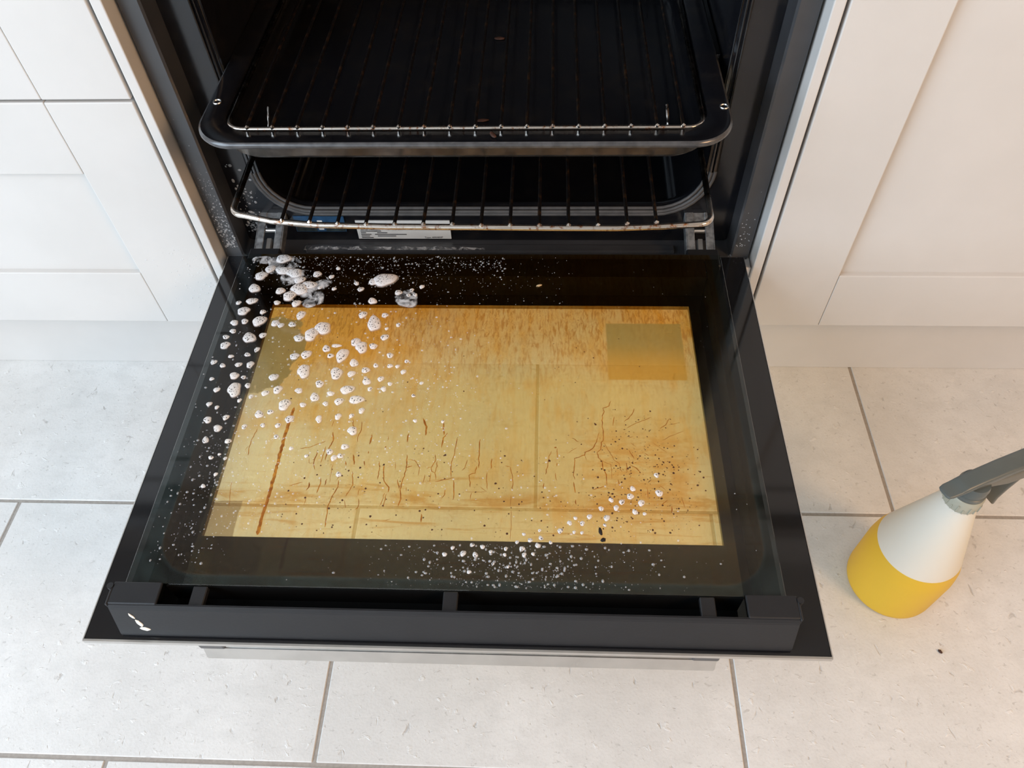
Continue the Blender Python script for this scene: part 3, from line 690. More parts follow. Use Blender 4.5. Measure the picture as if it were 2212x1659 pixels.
# inner pane; the upper face carries the grease
ZI = 0.2960
me = box_me('inner_glass', -0.2600, 0.2600, -0.4120, -0.0300, ZI - 0.0040, ZI, 0.0006, 1)
ig = link('inner_glass', me, [CGLASS, FILM], door, loc=(0, 0, 0))
for p in me.polygons:
    if p.normal.z > 0.9: p.material_index = 1
ig['label'] = 'inner pane coated with baked amber grease'
for s in (-1, 1):
    a, b = sorted((s * 0.2445, s * 0.2580))
    box('spacer', a, b, -0.4130, -0.0310, ZG, ZI - 0.0062, SPACER, door)
box('hinge_bar', -0.2435, 0.2435, -0.0580, -0.0310, ZG, ZI - 0.0062, SPACER, door)
box('lower_rail', -0.2300, 0.2300, -0.0300, -0.0180, ZG, 0.2860, TRIM, door, 0.001, 1)
for s in (-1, 1):
    a, b = sorted((s * 0.2290, s * 0.2640))
    box('hinge_cover', a, b, -0.0305, -0.0030, ZG, 0.2800, TRIM, door, 0.0015, 1)
box('slot_darkener', -0.2290, 0.2290, -0.4288, -0.4095, ZG + 0.0001, ZG + 0.0030, SPACER, door)  # black pieces added to keep the slots dark, covering the amber reflection
box('slot_darkener', -0.2290, 0.2290, -0.4110, -0.4095, ZG + 0.0001, ZI - 0.0062, SPACER, door)
# slim steel strip on the free edge and along the sides
box('edge_strip', -0.2978, 0.2978, DY0 - 0.0012, DY0 + 0.0006, ZG - 0.0046, ZG + 0.0003, STEEL, door)
for s in (-1, 1):
    a, b = sorted((s * 0.2972, s * 0.2981))
    box('edge_strip', a, b, DY0, -0.0300, ZG - 0.0044, ZG + 0.0002, STEEL, door)
# charcoal end profile with its two corner plates and open slots
HX = 0.2670
prof = [(-0.4300, 0.2985), (-0.4325, 0.2945), (-0.4420, 0.2640), (-0.4420, ZG + 0.0002), (-0.4290, ZG + 0.0002), (-0.4290, 0.2985)]
loops = []
for x in (-HX, HX):
    loops.append([(x, y, z) for y, z in prof])
tm = loft_me('top_profile', loops, cap0=True, cap1=True)
b = bmesh.new(); b.from_mesh(tm)
bmesh.ops.bevel(b, geom=b.edges[:], offset=0.0007, segments=2, affect='EDGES'); b.to_mesh(tm); b.free()
tp = link('top_profile', tm, TRIM, door)
for s in (-1, 1):
    a, b_ = sorted((s * 0.2280, s * HX))
    box('corner_plate', a, b_, -0.4300, -0.4115, ZI + 0.0004, 0.2992, TRIM, tp, 0.0011, 2)
    link('end_clip', tube_me('end_clip', [(s * 0.2690, -0.4155, 0.2840), (s * 0.2690, -0.4155, 0.3000)], 0.0026, 12), TRIM, tp)
    box('end_fin', *sorted((s * 0.2664, s * 0.2684)), -0.4310, -0.4150, ZG + 0.001, 0.2994, TRIM, tp, 0.0006, 1)
for x in (-0.1985, 0.0010, 0.1995):
    box('bridge', x - 0.0058, x + 0.0058, -0.4295, -0.4125, 0.2895, 0.2952, TRIM, tp, 0.0008, 1)
# handle bar hanging below the free edge
hb = [(-0.4410, 0.2065), (-0.4422, 0.2100), (-0.4380, 0.2255), (-0.4355, 0.2262), (-0.4180, 0.2262), (-0.4180, 0.2080), (-0.4240, 0.2050), (-0.4390, 0.2050)]
hm = loft_me('handle', [[(x, y, z) for y, z in hb] for x in (-0.2150, 0.2170)], cap0=True, cap1=True)
b = bmesh.new(); b.from_mesh(hm)
bmesh.ops.bevel(b, geom=b.edges[:], offset=0.0009, segments=2, affect='EDGES'); b.to_mesh(hm); b.free()
hd = link('handle', hm, STEEL, door)
for x in (-0.2050, 0.2070):
    box('handle_post', x - 0.0110, x + 0.0110, -0.4395, -0.4185, 0.2255, ZG - 0.0051, FLANGE, hd, 0.0015, 2)
# dried runs and specks on the pane
rng = random.Random(4)
vs, fs_ = [], []
for w, pts in RUNS:
    P = [Vector((p[0] / 1000, p[1] / 1000)) for p in pts]
    D = []
    for i in range(len(P) - 1):
        n = max(2, int((P[i + 1] - P[i]).length / 0.0022))
        for k in range(n): D.append(P[i].lerp(P[i + 1], k / n))
    D.append(P[-1])
    base = len(vs); N = len(D)
    for i, p in enumerate(D):
        t = (D[min(i + 1, N - 1)] - D[max(i - 1, 0)]).normalized()
        nn = Vector((-t.y, t.x))
        q = p + nn * (noise.noise(Vector((p.x * 500, p.y * 500, w))) * 0.0007)
        ww = 1.2 * w / 1000 * (0.62 + 0.55 * abs(noise.noise(Vector((p.x * 320, p.y * 320, 3))))) * (1.0 if 0 < i < N - 1 else 0.35)
        l, r = q + nn * ww, q - nn * ww
        vs += [(l.x, l.y, ZI + 0.00012), (q.x, q.y, ZI + 0.00012 + min(0.00035, ww * 0.4)), (r.x, r.y, ZI + 0.00012)]
        if i:
            k = base + 3 * i
            fs_ += [(k - 3, k - 2, k + 1, k), (k - 2, k - 1, k + 2, k + 1)]
run_faces = len(fs_)
def speck(x, y, r):
    r *= 1.12
    k = len(vs); n = 6
    vs.append((x, y, ZI + 0.0001 + r * 0.4))
    a0 = rng.random() * 6
    for i in range(n):
        rr = r * (0.7 + 0.5 * rng.random())
        vs.append((x + rr * math.cos(a0 + i * 6.2832 / n), y + rr * math.sin(a0 + i * 6.2832 / n), ZI + 0.0001))
    for i in range(n): fs_.append((k, k + 1 + i, k + 1 + (i + 1) % n))
for _ in range(330):
    x, y = rng.gauss(0.160, 0.030), rng.gauss(-0.300, 0.032)
    if x < 0.215 and -0.36 < y < -0.23: speck(x, y, 0.00030 + 0.0007 * rng.random() ** 3)
for _ in range(330):
    x, y = rng.uniform(-0.15, 0.20), -0.366 + 0.085 * rng.random()
    speck(x, y, 0.00028 + 0.0008 * rng.random() ** 4)
for _ in range(90):
    speck(rng.uniform(-0.19, 0.20), rng.uniform(-0.36, -0.12), 0.00028 + 0.0005 * rng.random() ** 3)
gs = link('grease_runs', mesh_from('grease_runs', vs, fs_, True), [RUNM, SPECK], door)
for k_ in range(run_faces, len(fs_)): gs.data.polygons[k_].material_index = 1
tag(gs, kind='stuff'); gs['label'] = 'brown dried grease runs and specks on the pane'

# ------------------------------------------------------------------ grill pan with its rack, and the lower rack
PX = -0.0035
def pl(x0, x1, y0, y1, r, z): return [(p[0] + PX, p[1], z) for p in rrect(x0, x1, y0, y1, r, 10)]
pan = empty('grill_pan', (PX, 0.11, 0.4380))
tag(pan, 'black enamel grill pan pulled slightly out of the oven, rack inside', 'tray')
ZR = 0.4700
inner = [pl(-0.2030, 0.2030, -0.0430, 0.272, 0.022, 0.4440), pl(-0.2110, 0.2110, -0.0510, 0.280, 0.028, 0.4465), pl(-0.2150, 0.2150, -0.0550, 0.284, 0.030, 0.4530), pl(-0.2185, 0.2185, -0.0585, 0.2875, 0.032, 0.4675),
         pl(-0.2210, 0.2210, -0.0610, 0.290, 0.034, ZR), pl(-0.2380, 0.2380, -0.0775, 0.307, 0.036, ZR + 0.0006)]
lip = [pl(-0.2380, 0.2380, -0.0775, 0.307, 0.036, ZR + 0.0006), pl(-0.2400, 0.2400, -0.0795, 0.309, 0.038, ZR - 0.0006), pl(-0.2405, 0.2405, -0.0800, 0.3095, 0.0385, ZR - 0.0030),
       pl(-0.2392, 0.2392, -0.0787, 0.308, 0.037, ZR - 0.0052), pl(-0.2370, 0.2370, -0.0765, 0.306, 0.035, ZR - 0.0040)]
outer = [pl(-0.2370, 0.2370, -0.0765, 0.306, 0.035, ZR - 0.0040), pl(-0.2265, 0.2265, -0.0660, 0.2955, 0.034, ZR - 0.0032), pl(-0.2235, 0.2235, -0.0632, 0.292, 0.033, 0.4640), pl(-0.2205, 0.2205, -0.0605, 0.289, 0.031, 0.4450),
         pl(-0.2150, 0.2150, -0.0550, 0.284, 0.028, 0.4390), pl(-0.2030, 0.2030, -0.0430, 0.272, 0.022, 0.4380)]
link('pan_body', loft_me('pan_body', inner, cap0=True, smooth=True, angle=50), ENAMEL, pan)
link('rolled_lip', loft_me('rolled_lip', lip, smooth=True, angle=50), PANLIP, pan)
link('pan_underside', loft_me('pan_underside', outer, cap1=True, smooth=True, angle=50), PANBOT, pan)
for x, y in ((0.2310, -0.0262), (-0.2345, -0.0140)):
    link('rim_hole', tube_me('rim_hole', [(x + 0.0035 * math.cos(t * 0.5236), y + 0.0035 * math.sin(t * 0.5236), ZR + 0.0009) for t in range(12)], 0.0008, 6, True), STEEL, pan)

gr = empty('grill_rack', (PX, 0.10, 0.4450))
tag(gr, 'chrome wire grill rack lying inside the black pan', 'rack')
zr = 0.4683
fp = [(p[0], p[1], zr) for p in rrect(-0.2165, 0.2110, -0.0540, 0.262, 0.014, 6)]
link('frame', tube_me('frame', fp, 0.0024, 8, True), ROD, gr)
bx = [-0.1964 + i * (0.1918 + 0.1964) / 17 for i in range(18)]
bar_me = None
for i, x in enumerate(bx):
    me = tube_me('bar', [(x, -0.0545, zr + 0.0030), (x, 0.10, zr + 0.0030), (x, 0.2625, zr + 0.0030)], 0.00155, 7)
    link('bar', me, DROD, gr)
    bd = bmesh.new(); bmesh.ops.create_icosphere(bd, subdivisions=1, radius=0.0023, matrix=Matrix.Translation((x, -0.0545, zr + 0.0022)))
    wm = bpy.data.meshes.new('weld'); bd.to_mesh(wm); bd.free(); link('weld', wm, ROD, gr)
for x, s in ((-0.1964, 1), (0.1918, -1)):
    for yy, dy in ((-0.0535, 1), (0.2610, -1)):
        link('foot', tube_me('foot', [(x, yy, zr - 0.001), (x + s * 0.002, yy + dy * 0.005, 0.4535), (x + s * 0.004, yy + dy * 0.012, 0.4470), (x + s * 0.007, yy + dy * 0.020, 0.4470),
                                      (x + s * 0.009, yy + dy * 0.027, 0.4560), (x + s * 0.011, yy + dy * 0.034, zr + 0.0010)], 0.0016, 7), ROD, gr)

lr = empty('oven_rack', (0, 0.12, 0.3770))
tag(lr, 'rust-stained wire oven rack on the runner below the pan', 'rack')
zl = 0.3795
path = []
def arc(cx, cy, r, a0, a1, n=6):
    return [(cx + r * math.cos(math.radians(a0 + (a1 - a0) * i / n)), cy + r * math.sin(math.radians(a0 + (a1 - a0) * i / n)), zl) for i in range(n + 1)]
path += arc(-0.2255, -0.0530, 0.0125, 180, 262)
path += [(-0.195, -0.0745, zl), (-0.150, -0.0800, zl), (-0.08, -0.0822, zl), (0.0, -0.0828, zl), (0.08, -0.0838, zl), (0.14, -0.0840, zl), (0.185, -0.0815, zl)]
path += arc(0.2180, -0.0660, 0.0125, -82, 0)
path += [(0.2330, 0.05, zl), (0.2345, 0.20, zl)] + arc(0.222, 0.318, 0.0125, 0, 90) + arc(-0.226, 0.318, 0.0125, 90, 180) + [(-0.2395, 0.20, zl), (-0.2395, 0.05, zl)]
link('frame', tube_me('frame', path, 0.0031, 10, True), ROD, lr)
for i in range(14):
    x = -0.1838 + i * (0.1772 + 0.1838) / 13
    yf = -0.0815 + 0.0045 * max(0, abs(x) - 0.12) / 0.06 - (0.0015 if x > 0 else 0)
    link('bar', tube_me('bar', [(x, yf, zl + 0.0034), (x, 0.1, zl + 0.0034), (x, 0.331, zl + 0.0034)], 0.0018, 7), DROD, lr)
    bd = bmesh.new(); bmesh.ops.create_icosphere(bd, subdivisions=1, radius=0.0028, matrix=Matrix.Translation((x, yf, zl + 0.0024)))
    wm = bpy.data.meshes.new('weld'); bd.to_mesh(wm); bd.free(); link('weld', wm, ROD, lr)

# ------------------------------------------------------------------ spray bottle
BX, BY = 0.4795, -0.2672
bot = empty('spray_bottle', (BX, BY, 0.0))
tag(bot, 'trigger spray bottle half full of yellow cleaner standing on the tiles', 'bottle')
R0, ZS, ZN, RN, ZLQ = 0.0485, 0.078, 0.196, 0.0162, 0.0955
def rad(z): return R0 + (RN - R0) * (z - ZS) / (ZN - ZS)
low = [(0.036, 0.0035), (0.0405, 0.0), (0.0455, 0.0012), (0.0478, 0.005), (R0, 0.011), (R0, 0.045), (R0, ZS - 0.010), (R0 - 0.0006, ZS - 0.003), (rad(ZS + 0.006), ZS + 0.006), (rad(ZLQ), ZLQ)]
link('liquid', lathe_me('liquid', low + [(rad(ZLQ) - 0.0012, ZLQ), (0.0008, ZLQ)], BX, BY, 64, True, True), LIQ, bot)
upz = [(rad(ZLQ), ZLQ)] + [(rad(ZLQ + (ZN - ZLQ) * k / 6), ZLQ + (ZN - ZLQ) * k / 6) for k in range(1, 6)] + [(RN + 0.0006, ZN - 0.003), (RN, ZN), (0.0138, ZN + 0.002), (0.0138, ZN + 0.012)]
bd_ = link('bottle_body', lathe_me('bottle_body', upz + [(r - 0.0012, z) for r, z in reversed(upz)], BX, BY, 64, False, False), SHELL, bot)
col_ = link('collar', lathe_me('collar', [(0.0150, ZN + 0.0006), (0.0172, ZN + 0.0006), (0.0174, ZN + 0.004), (0.0166, ZN + 0.0150), (0.0155, ZN + 0.0165), (0.0130, ZN + 0.0168)], BX, BY, 48), COLLARM, bot)
for i in range(20):
    a = 2 * math.pi * i / 20
    h = 0.0095 if i % 2 else 0.0055
    vs_ = []
    for (rr, hh) in ((0.0168, 0), (0.0182, 0), (0.0178, h), (0.0164, h)):
        for t in (-0.0006, 0.0006):
            vs_.append((BX + rr * math.cos(a) - t * math.sin(a), BY + rr * math.sin(a) + t * math.cos(a), ZN + 0.0012 + hh))
    link('rib', mesh_from('rib', vs_, [(0, 1, 3, 2), (2, 3, 5, 4), (4, 5, 7, 6), (6, 7, 1, 0), (0, 2, 4, 6), (1, 7, 5, 3)]), COLLARM, col_)
link('neck_ring', lathe_me('neck_ring', [(0.0120, ZN + 0.0165), (0.0152, ZN + 0.0168), (0.0152, ZN + 0.0205), (0.0140, ZN + 0.0215), (0.0142, ZN + 0.0300), (0.0128, ZN + 0.0345), (0.0004, ZN + 0.0352)], BX, BY, 48), HEAD, bot)
DV = Vector((0.920, 0.392, 0)); SV = Vector((0.392, -0.920, 0)); BC = Vector((BX, BY, 0))
def hpt(s, t, z): return BC + DV * s + SV * t + Vector((0, 0, z))
HT = 0.2395
def sect(s, w, ztop, th, crown=0.0012, r=0.003):
    return [hpt(s, p[0], p[1]) for p in rrect(-w / 2, w / 2, ztop - th, ztop, min(r, th * 0.45), 4)]
plate = [sect(-0.0400, 0.0100, HT - 0.0040, 0.0030), sect(-0.0390, 0.0138, HT - 0.0036, 0.0036), sect(-0.0350, 0.0160, HT - 0.0030, 0.0042), sect(-0.0260, 0.0166, HT - 0.0022, 0.0046), sect(-0.0235, 0.0168, HT - 0.0006, 0.0062),
         sect(-0.0180, 0.0170, HT + 0.0010, 0.0080), sect(0.0, 0.0174, HT + 0.0032, 0.0100), sect(0.0250, 0.0178, HT + 0.0046, 0.0110), sect(0.0550, 0.0182, HT + 0.0040, 0.0120), sect(0.0780, 0.0180, HT + 0.0016, 0.0130), sect(0.0800, 0.0150, HT - 0.0010, 0.0090)]
link('head_cover', loft_me('head_cover', plate, cap0=True, cap1=True, smooth=True, angle=28), HEAD, bot)
body = [sect(-0.0100, 0.0110, 0.2335, 0.0060), sect(-0.0040, 0.0150, 0.2350, 0.0090), sect(0.0100, 0.0165, 0.2360, 0.0120), sect(0.0350, 0.0200, 0.2360, 0.0190), sect(0.0600, 0.0210, 0.2350, 0.0200), sect(0.0760, 0.0180, 0.2340, 0.0160)]
link('pump_body', loft_me('pump_body', body, cap0=True, cap1=True, smooth=True, angle=30), HEAD2, bot)
noz = []
for s, r in ((0.0755, 0.0062), (0.0800, 0.0068), (0.0930, 0.0074), (0.0945, 0.0060)):
    noz.append([hpt(s, r * math.cos(2 * math.pi * k / 20), 0.2270 + r * math.sin(2 * math.pi * k / 20)) for k in range(20)])
link('nozzle', loft_me('nozzle', noz, cap0=True, cap1=True, smooth=True, angle=30), COLLARM, bot)
trg = []
for s, z, w, th in ((0.0560, 0.2180, 0.0130, 0.0060), (0.0600, 0.2040, 0.0130, 0.0050), (0.0560, 0.1880, 0.0125, 0.0045), (0.0540, 0.1700, 0.0120, 0.0040), (0.0580, 0.1560, 0.0110, 0.0035)):
    trg.append([hpt(s + q[0], q[1], z) for q in rrect(-th / 2, th / 2, -w / 2, w / 2, 0.0015, 3)])
link('trigger', loft_me('trigger', trg, cap0=True, cap1=True, smooth=True, angle=30), HEAD2, bot)

# ------------------------------------------------------------------ foam and spray
rng = random.Random(11)
def dome_me(name, seed, rings=7, seg=22):
    r_ = random.Random(seed)
    ph = [r_.random() * 6.28 for _ in range(4)]
    vs, fs = [(0, 0, 1.0)], []
    for i in range(1, rings + 1):
        u = i / rings
        for k in range(seg):
            a = 2 * math.pi * k / seg
            w = 1 + 0.10 * math.cos(2 * a + ph[0]) + 0.08 * math.cos(3 * a + ph[1]) + 0.05 * math.cos(5 * a + ph[2])
            w = 1 + (w - 1) * u
            zz = max(0.0, 1 - u ** 2.4) ** 0.62
            vs.append((u * w * math.cos(a), u * w * math.sin(a), zz * (1 + 0.05 * math.cos(4 * a + ph[3]) * u)))
    for k in range(seg): fs.append((0, 1 + k, 1 + (k + 1) % seg))
    for i in range(1, rings):
        a, b = 1 + (i - 1) * seg, 1 + i * seg
        for k in range(seg): fs.append((a + k, b + k, b + (k + 1) % seg, a + (k + 1) % seg))
    fs.append(tuple(reversed(range(1 + (rings - 1) * seg, 1 + rings * seg))))
    me = mesh_from(name, vs, fs, True); me.materials.append(FOAM); return me
def sheet_me(seed):
    me = dome_me('foam_sheet', 40 + seed, 7, 30); me.materials.clear(); me.materials.append(WISP); return me
domes = [dome_me('foam_blob', s) for s in range(7)]
LAND = {'a': ('black border beside the left hinge', 'black border left of the amber window', 'dark left front border', 'black strip behind the amber window'),
        'b': ('amber glass by the olive patch', 'amber glass beyond the olive patch', 'middle left of the amber glass', 'lower left of the amber glass', 'right end of the spray'),
        'c': ('lower right amber glass',), 'd': ('black strip in front of the window',)}
KIND = {'a': 'white soap foam blob', 'b': 'pinkish soap foam blob', 'c': 'small round bubbly foam drop', 'd': 'small greyish foam drop'}
GRP = {'a': 'foam blobs on the black border', 'b': 'foam blobs on the amber glass', 'c': 'foam drops at the lower right of the glass', 'd': 'foam drops on the front black strip'}
def zone(key, x, y):
    if key == 'a':
        if x > -0.150: return 3
        if y > -0.105: return 0
        return 1 if y > -0.235 else 2
    if key == 'b':
        if x > -0.060: return 4
        if y > -0.190: return 0 if x < -0.125 else 1
        return 2 if y > -0.262 else 3
    return 0
zones = {}
for key, lst in (('a', FOAM_BLACK), ('b', FOAM_AMBER), ('c', FOAM_CORNER), ('d', FOAM_FRONT)):
    for i, (x, y, a, b_) in enumerate(lst):
        o = bpy.data.objects.new('foam_blob', domes[(i * 5 + len(lst)) % 7]); COL.objects.link(o)
        o.location = (x, y, ZI + 0.0001)
        o.scale = (a, b_, 0.34 * min(a, b_) + 0.0004)
        v = Vector((x, y, ZI)) - Vector((0.072397, -0.644736, 0.864487))
        u, w = v.dot(RT) / v.dot(FW), v.dot(UP) / v.dot(FW)
        zones.setdefault((key, zone(key, x, y)), []).append((o, a * b_, u, w))
for (key, zi), L in zones.items():
    left = list(L)
    order = sorted(L, key=lambda q: -q[1])
    for word, f in (('largest', lambda q: -q[1]), ('smallest', lambda q: q[1]), ('leftmost', lambda q: q[2]), ('rightmost', lambda q: -q[2]), ('rearmost', lambda q: -q[3]), ('frontmost', lambda q: q[3])):
        q = min(L, key=f)
        if q in left:
            left.remove(q)
            tag(q[0], '%s %s on the %s' % (word, KIND[key], LAND[key][zi]), 'foam', GRP[key])
    for word, k in (('second largest', 1), ('third largest', 2)):
        if len(order) > 6 and order[k] in left:
            left.remove(order[k])
            tag(order[k][0], '%s %s on the %s' % (word, KIND[key], LAND[key][zi]), 'foam', GRP[key])
    for q in left:
        tag(q[0], '%s amid the others on the %s' % (KIND[key], LAND[key][zi]), 'foam', GRP[key])
# thin torn sheets of foam towards the hinge
for i, (x, y, a, b_, r, lb) in enumerate(((-0.212, -0.047, 0.020, 0.013, 0.1, 'thin torn foam sheet nearest the left hinge'), (-0.196, -0.066, 0.017, 0.011, 0.7, 'thin torn foam sheet between the thick blobs by the left hinge'),
        (-0.170, -0.083, 0.019, 0.009, 0.6, 'thin streaky foam sheet right of the thick blobs by the left hinge'), (-0.168, -0.100, 0.012, 0.010, 1.0, 'grainy foam sheet at the upper left window corner'),
        (-0.071, -0.098, 0.013, 0.012, 0.2, 'grainy foam sheet below the widest foam cap'), (-0.236, -0.040, 0.012, 0.006, 0.0, 'thin foam sheet in the left rear corner of the glass'))):
    o = bpy.data.objects.new('foam_sheet', sheet_me(i)); COL.objects.link(o)
    o.location = (x, y, ZI + 0.0001); o.scale = (a, b_, 0.0014); o.rotation_euler = (0, 0, r)
    tag(o, lb, 'foam', 'thin foam sheets')


def drops(name, items, label, cat='droplets', n=7):
    """items: position, normal axis ('z' or 'y'), radius, height factor"""
    vs, fs = [], []
    for (x, y, z, ax, r, hf) in items:
        k = len(vs)
        a0 = rng.random() * 6
        ex = 0.8 + 0.4 * rng.random()
        pts = [(0, 0, r * hf)]
        for rr, zz in ((0.62, 0.78), (1.0, 0.0)):
            for i in range(n):
                t = a0 + 2 * math.pi * i / n
                pts.append((r * rr * math.cos(t) * ex, r * rr * math.sin(t) / ex, r * hf * zz))
        for p in pts:
            vs.append((x + p[0], y + p[1], z + p[2]) if ax == 'z' else (x + p[0], y - p[2], z + p[1]))
        for i in range(n):
            j = (i + 1) % n
            fs += [(k, k + 1 + i, k + 1 + j), (k + 1 + i, k + 1 + n + i, k + 1 + n + j, k + 1 + j)]
    me = mesh_from(name, vs, fs, True)
    b = bmesh.new(); b.from_mesh(me); bmesh.ops.recalc_face_normals(b, faces=b.faces); b.to_mesh(me); b.free()
    c = Vector((sum(v[0] for v in vs), sum(v[1] for v in vs), sum(v[2] for v in vs))) / len(vs)
    o = link(name, me, DROP, None, loc=c)
    return tag(o, label, cat, kind='stuff')


it = []
def add(n, fx, fy, r0, r1, hf=0.6, p=2.5, ok=None):
    c = 0
    while c < n:
        x, y = fx(), fy()
        if not (-0.257 < x < 0.257 and -0.410 < y < -0.033): c += 1; continue
        if ok and not ok(x, y): c += 1; continue
        it.append((x, y, ZI, 'z', 0.74 * (r0 + (r1 - r0) * rng.random() ** (p * 1.3)), hf)); c += 1
U, G = rng.uniform, rng.gauss
add(520, lambda: U(-0.25, 0.03), lambda: -0.034 - abs(G(0, 0.022)), 0.00045, 0.0019)
add(420, lambda: U(-0.20, 0.10), lambda: U(-0.105, -0.034), 0.00035, 0.0010, ok=lambda x, y: x < 0.10 - 0.5 * rng.random() ** 2 * 0.3)
add(260, lambda: G(-0.205, 0.03), lambda: U(-0.25, -0.05), 0.0004, 0.0018)
add(330, lambda: G(-0.215, 0.020), lambda: U(-0.395, -0.24), 0.0004, 0.0019)
add(360, lambda: G(-0.12, 0.055), lambda: U(-0.30, -0.10), 0.0005, 0.0022, p=3)
add(230, lambda: G(-0.03, 0.03), lambda: G(-0.215, 0.045), 0.0005, 0.0019)
add(280, lambda: G(-0.17, 0.035), lambda: U(-0.365, -0.27), 0.0005, 0.0016)
add(300, lambda: G(-0.03, 0.06), lambda: G(-0.290, 0.025), 0.0004, 0.0015)
add(120, lambda: G(0.11, 0.045), lambda: G(-0.345, 0.020), 0.0004, 0.0017)
add(620, lambda: G(0.045, 0.055), lambda: U(-0.409, -0.372), 0.0004, 0.0019, p=3)
add(200, lambda: U(-0.25, 0.25), lambda: U(-0.41, -0.033), 0.0003, 0.0006)
drops('spray_droplets', it, 'fine clear spray droplets scattered over the inner door glass')
it = []
for _ in range(260):
    z = 0.262 + abs(G(0, 0.05)); x = U(-0.3050, -0.2885)
    it.append((x, 0.0170, z, 'y', 0.0004 + 0.0014 * rng.random() ** 3 * max(0.3, 1 - (z - 0.26) / 0.12), 0.5))
for _ in range(120):
    z = 0.262 + abs(G(0, 0.035)); x = U(-0.283, -0.258)
    it.append((x, 0.0454, z, 'y', 0.0006 + 0.0018 * rng.random() ** 2, 0.4))
for _ in range(30):
    it.append((U(0.289, 0.304), 0.0170, 0.265 + abs(G(0, 0.03)), 'y', 0.0004 + 0.0005 * rng.random(), 0.5))
drops('frame_droplets', it, 'spray droplets clinging to the oven front frame beside the hinges')
it = []
for _ in range(150):
    it.append((-0.3255 - abs(G(0, 0.028)), -0.0001, 0.175 + U(0, 0.10), 'y', 0.0004 + 0.0010 * rng.random() ** 2, 0.45))
drops('drawer_droplets', it, 'clear spray droplets on the lower drawer front beside the oven')
# foam caught along the sill
vs, fs = [], []
for i in range(120):
    x = -0.214 + 0.215 * i / 119
    w = 0.0022 * (0.25 + 1.2 * abs(noise.noise(Vector((x * 60, 2, 1.5))))) * min(1, (120 - i) / 40)
    vs += [(x, 0.0225 - w * 0.4, 0.2541), (x, 0.0260, 0.2541 + 0.25 * w), (x, 0.0260 + w * 1.6, 0.2541)]
    if i:
        k = 3 * i; fs += [(k - 3, k, k + 1, k - 2), (k - 2, k + 1, k + 2, k - 1)]
tag(link('foam_line', mesh_from('foam_line', vs, fs, True), WISP, None, loc=(-0.117, 0.026, 0.2541)), 'line of white foam caught along the sill under the rating label', 'foam', kind='stuff')

# ------------------------------------------------------------------ crumbs and splashes
def lump(name, x, y, z, a, b, c, rot, mat, seed, label, cat, tilt=(0, 0)):
    bd = bmesh.new(); bmesh.ops.create_icosphere(bd, subdivisions=2, radius=1.0)
    for v in bd.verts:
        v.co *= 1 + 0.35 * noise.noise(v.co * 1.6 + Vector((seed, seed * 2, 0)))
        v.co.x *= a; v.co.y *= b; v.co.z *= c
    lo = min(v.co.z for v in bd.verts)
    for v in bd.verts: v.co.z -= lo
    me = bpy.data.meshes.new(name); bd.to_mesh(me); bd.free()
    me.polygons.foreach_set('use_smooth', [True] * len(me.polygons)); me.materials.append(mat)
    o = bpy.data.objects.new(name, me); COL.objects.link(o)
    o.location = (x, y, z); o.rotation_euler = (tilt[0], tilt[1], rot)
    return tag(o, label, cat)
lump('crumb', 0.0663, -0.0784, ZI, 0.0032, 0.0013, 0.0011, 0.3, CRUMB, 1, 'pale toasted crumb on the black border behind the window', 'crumb')
lump('crumb', 0.5145, -0.3500, 0.0, 0.0026, 0.0016, 0.0014, -0.9, REDB, 2, 'small brown crumb on the tile in front of the bottle', 'crumb')
lump('charred_flake', 0.1195, -0.3595, ZI, 0.0016, 0.0036, 0.0008, 0.2, CHAR, 3, 'upper black charred flake near the front edge of the amber glass', 'flake')
lump('charred_flake', 0.1215, -0.3670, ZI, 0.0022, 0.0018, 0.0008, 0.5, CHAR, 4, 'lower black charred flake touching the front edge of the amber glass', 'flake')
lump('food_scrap', 0.0105, -0.0070, 0.4443, 0.0070, 0.0024, 0.0010, 0.1, REDB, 5, 'browned food scrap on the pan floor under the rack', 'food scrap')
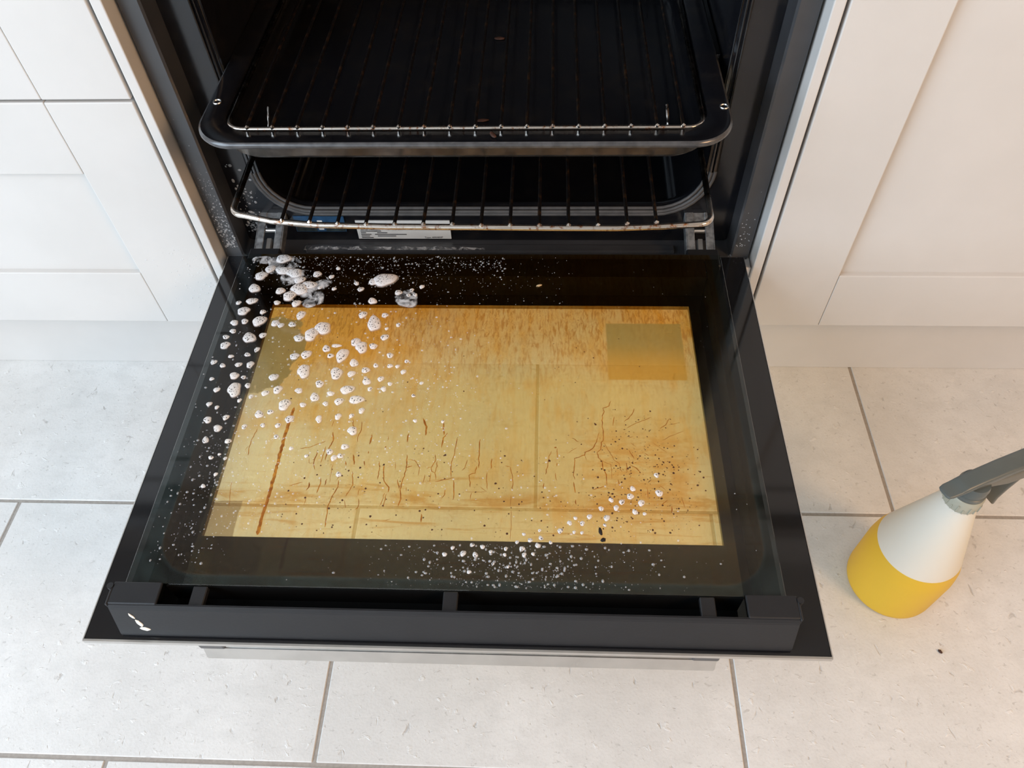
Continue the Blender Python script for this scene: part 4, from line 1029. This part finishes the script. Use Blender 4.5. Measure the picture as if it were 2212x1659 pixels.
lump('food_scrap', 0.0256, -0.0690, ZR + 0.0008, 0.0022, 0.0052, 0.0009, 0.5, REDB, 6, 'dark red food scrap on the front rim of the pan', 'food scrap')
lump('food_scrap', 0.0210, 0.1440, 0.4443, 0.0060, 0.0028, 0.0010, 0.0, REDB, 7, 'browned food scrap far back on the pan floor', 'food scrap')
sl = math.atan2(0.0305, 0.0095)
for (x, t, a, b_, r, sd, lb) in ((-0.2505, 0.25, 0.0012, 0.0035, 0.5, 8, 'uppermost small cream splash on the left of the charcoal door end'),
                                (-0.2468, 0.52, 0.0020, 0.0046, 0.4, 9, 'middle cream splash on the left of the charcoal door end'),
                                (-0.2440, 0.74, 0.0040, 0.0022, -0.3, 10, 'lowest widest cream splash on the left of the charcoal door end')):
    y = -0.4325 - 0.0095 * t; z = 0.2945 - 0.0305 * t
    bd = bmesh.new(); bmesh.ops.create_circle(bd, cap_ends=True, segments=14, radius=1.0)
    for v in bd.verts:
        k = 1 + 0.3 * noise.noise(v.co * 1.3 + Vector((sd, 0, 0))); v.co.x *= a * k; v.co.y *= b_ * k
    g = bmesh.ops.extrude_face_region(bd, geom=bd.faces[:])
    for e in g['geom']:
        if isinstance(e, bmesh.types.BMVert): e.co.z += 0.0004; e.co.x *= 0.85; e.co.y *= 0.85
    bmesh.ops.recalc_face_normals(bd, faces=bd.faces)
    me = bpy.data.meshes.new('cream_splash'); bd.to_mesh(me); bd.free(); me.materials.append(CREAM)
    o = bpy.data.objects.new('cream_splash', me); COL.objects.link(o)
    nrm = Vector((0, -0.0305, 0.0095)).normalized()
    yv = Vector((0, 0.0095, 0.0305)).normalized()
    mm = Matrix((Vector((1, 0, 0)), yv, nrm)).transposed()
    if mm.determinant() < 0: mm = Matrix((Vector((-1, 0, 0)), yv, nrm)).transposed()
    mm = mm @ Matrix.Rotation(r, 3, 'Z')
    mm = mm.to_4x4(); mm.translation = Vector((x, y, z)) + nrm * 0.0001
    o.matrix_world = mm
    tag(o, lb, 'splash')
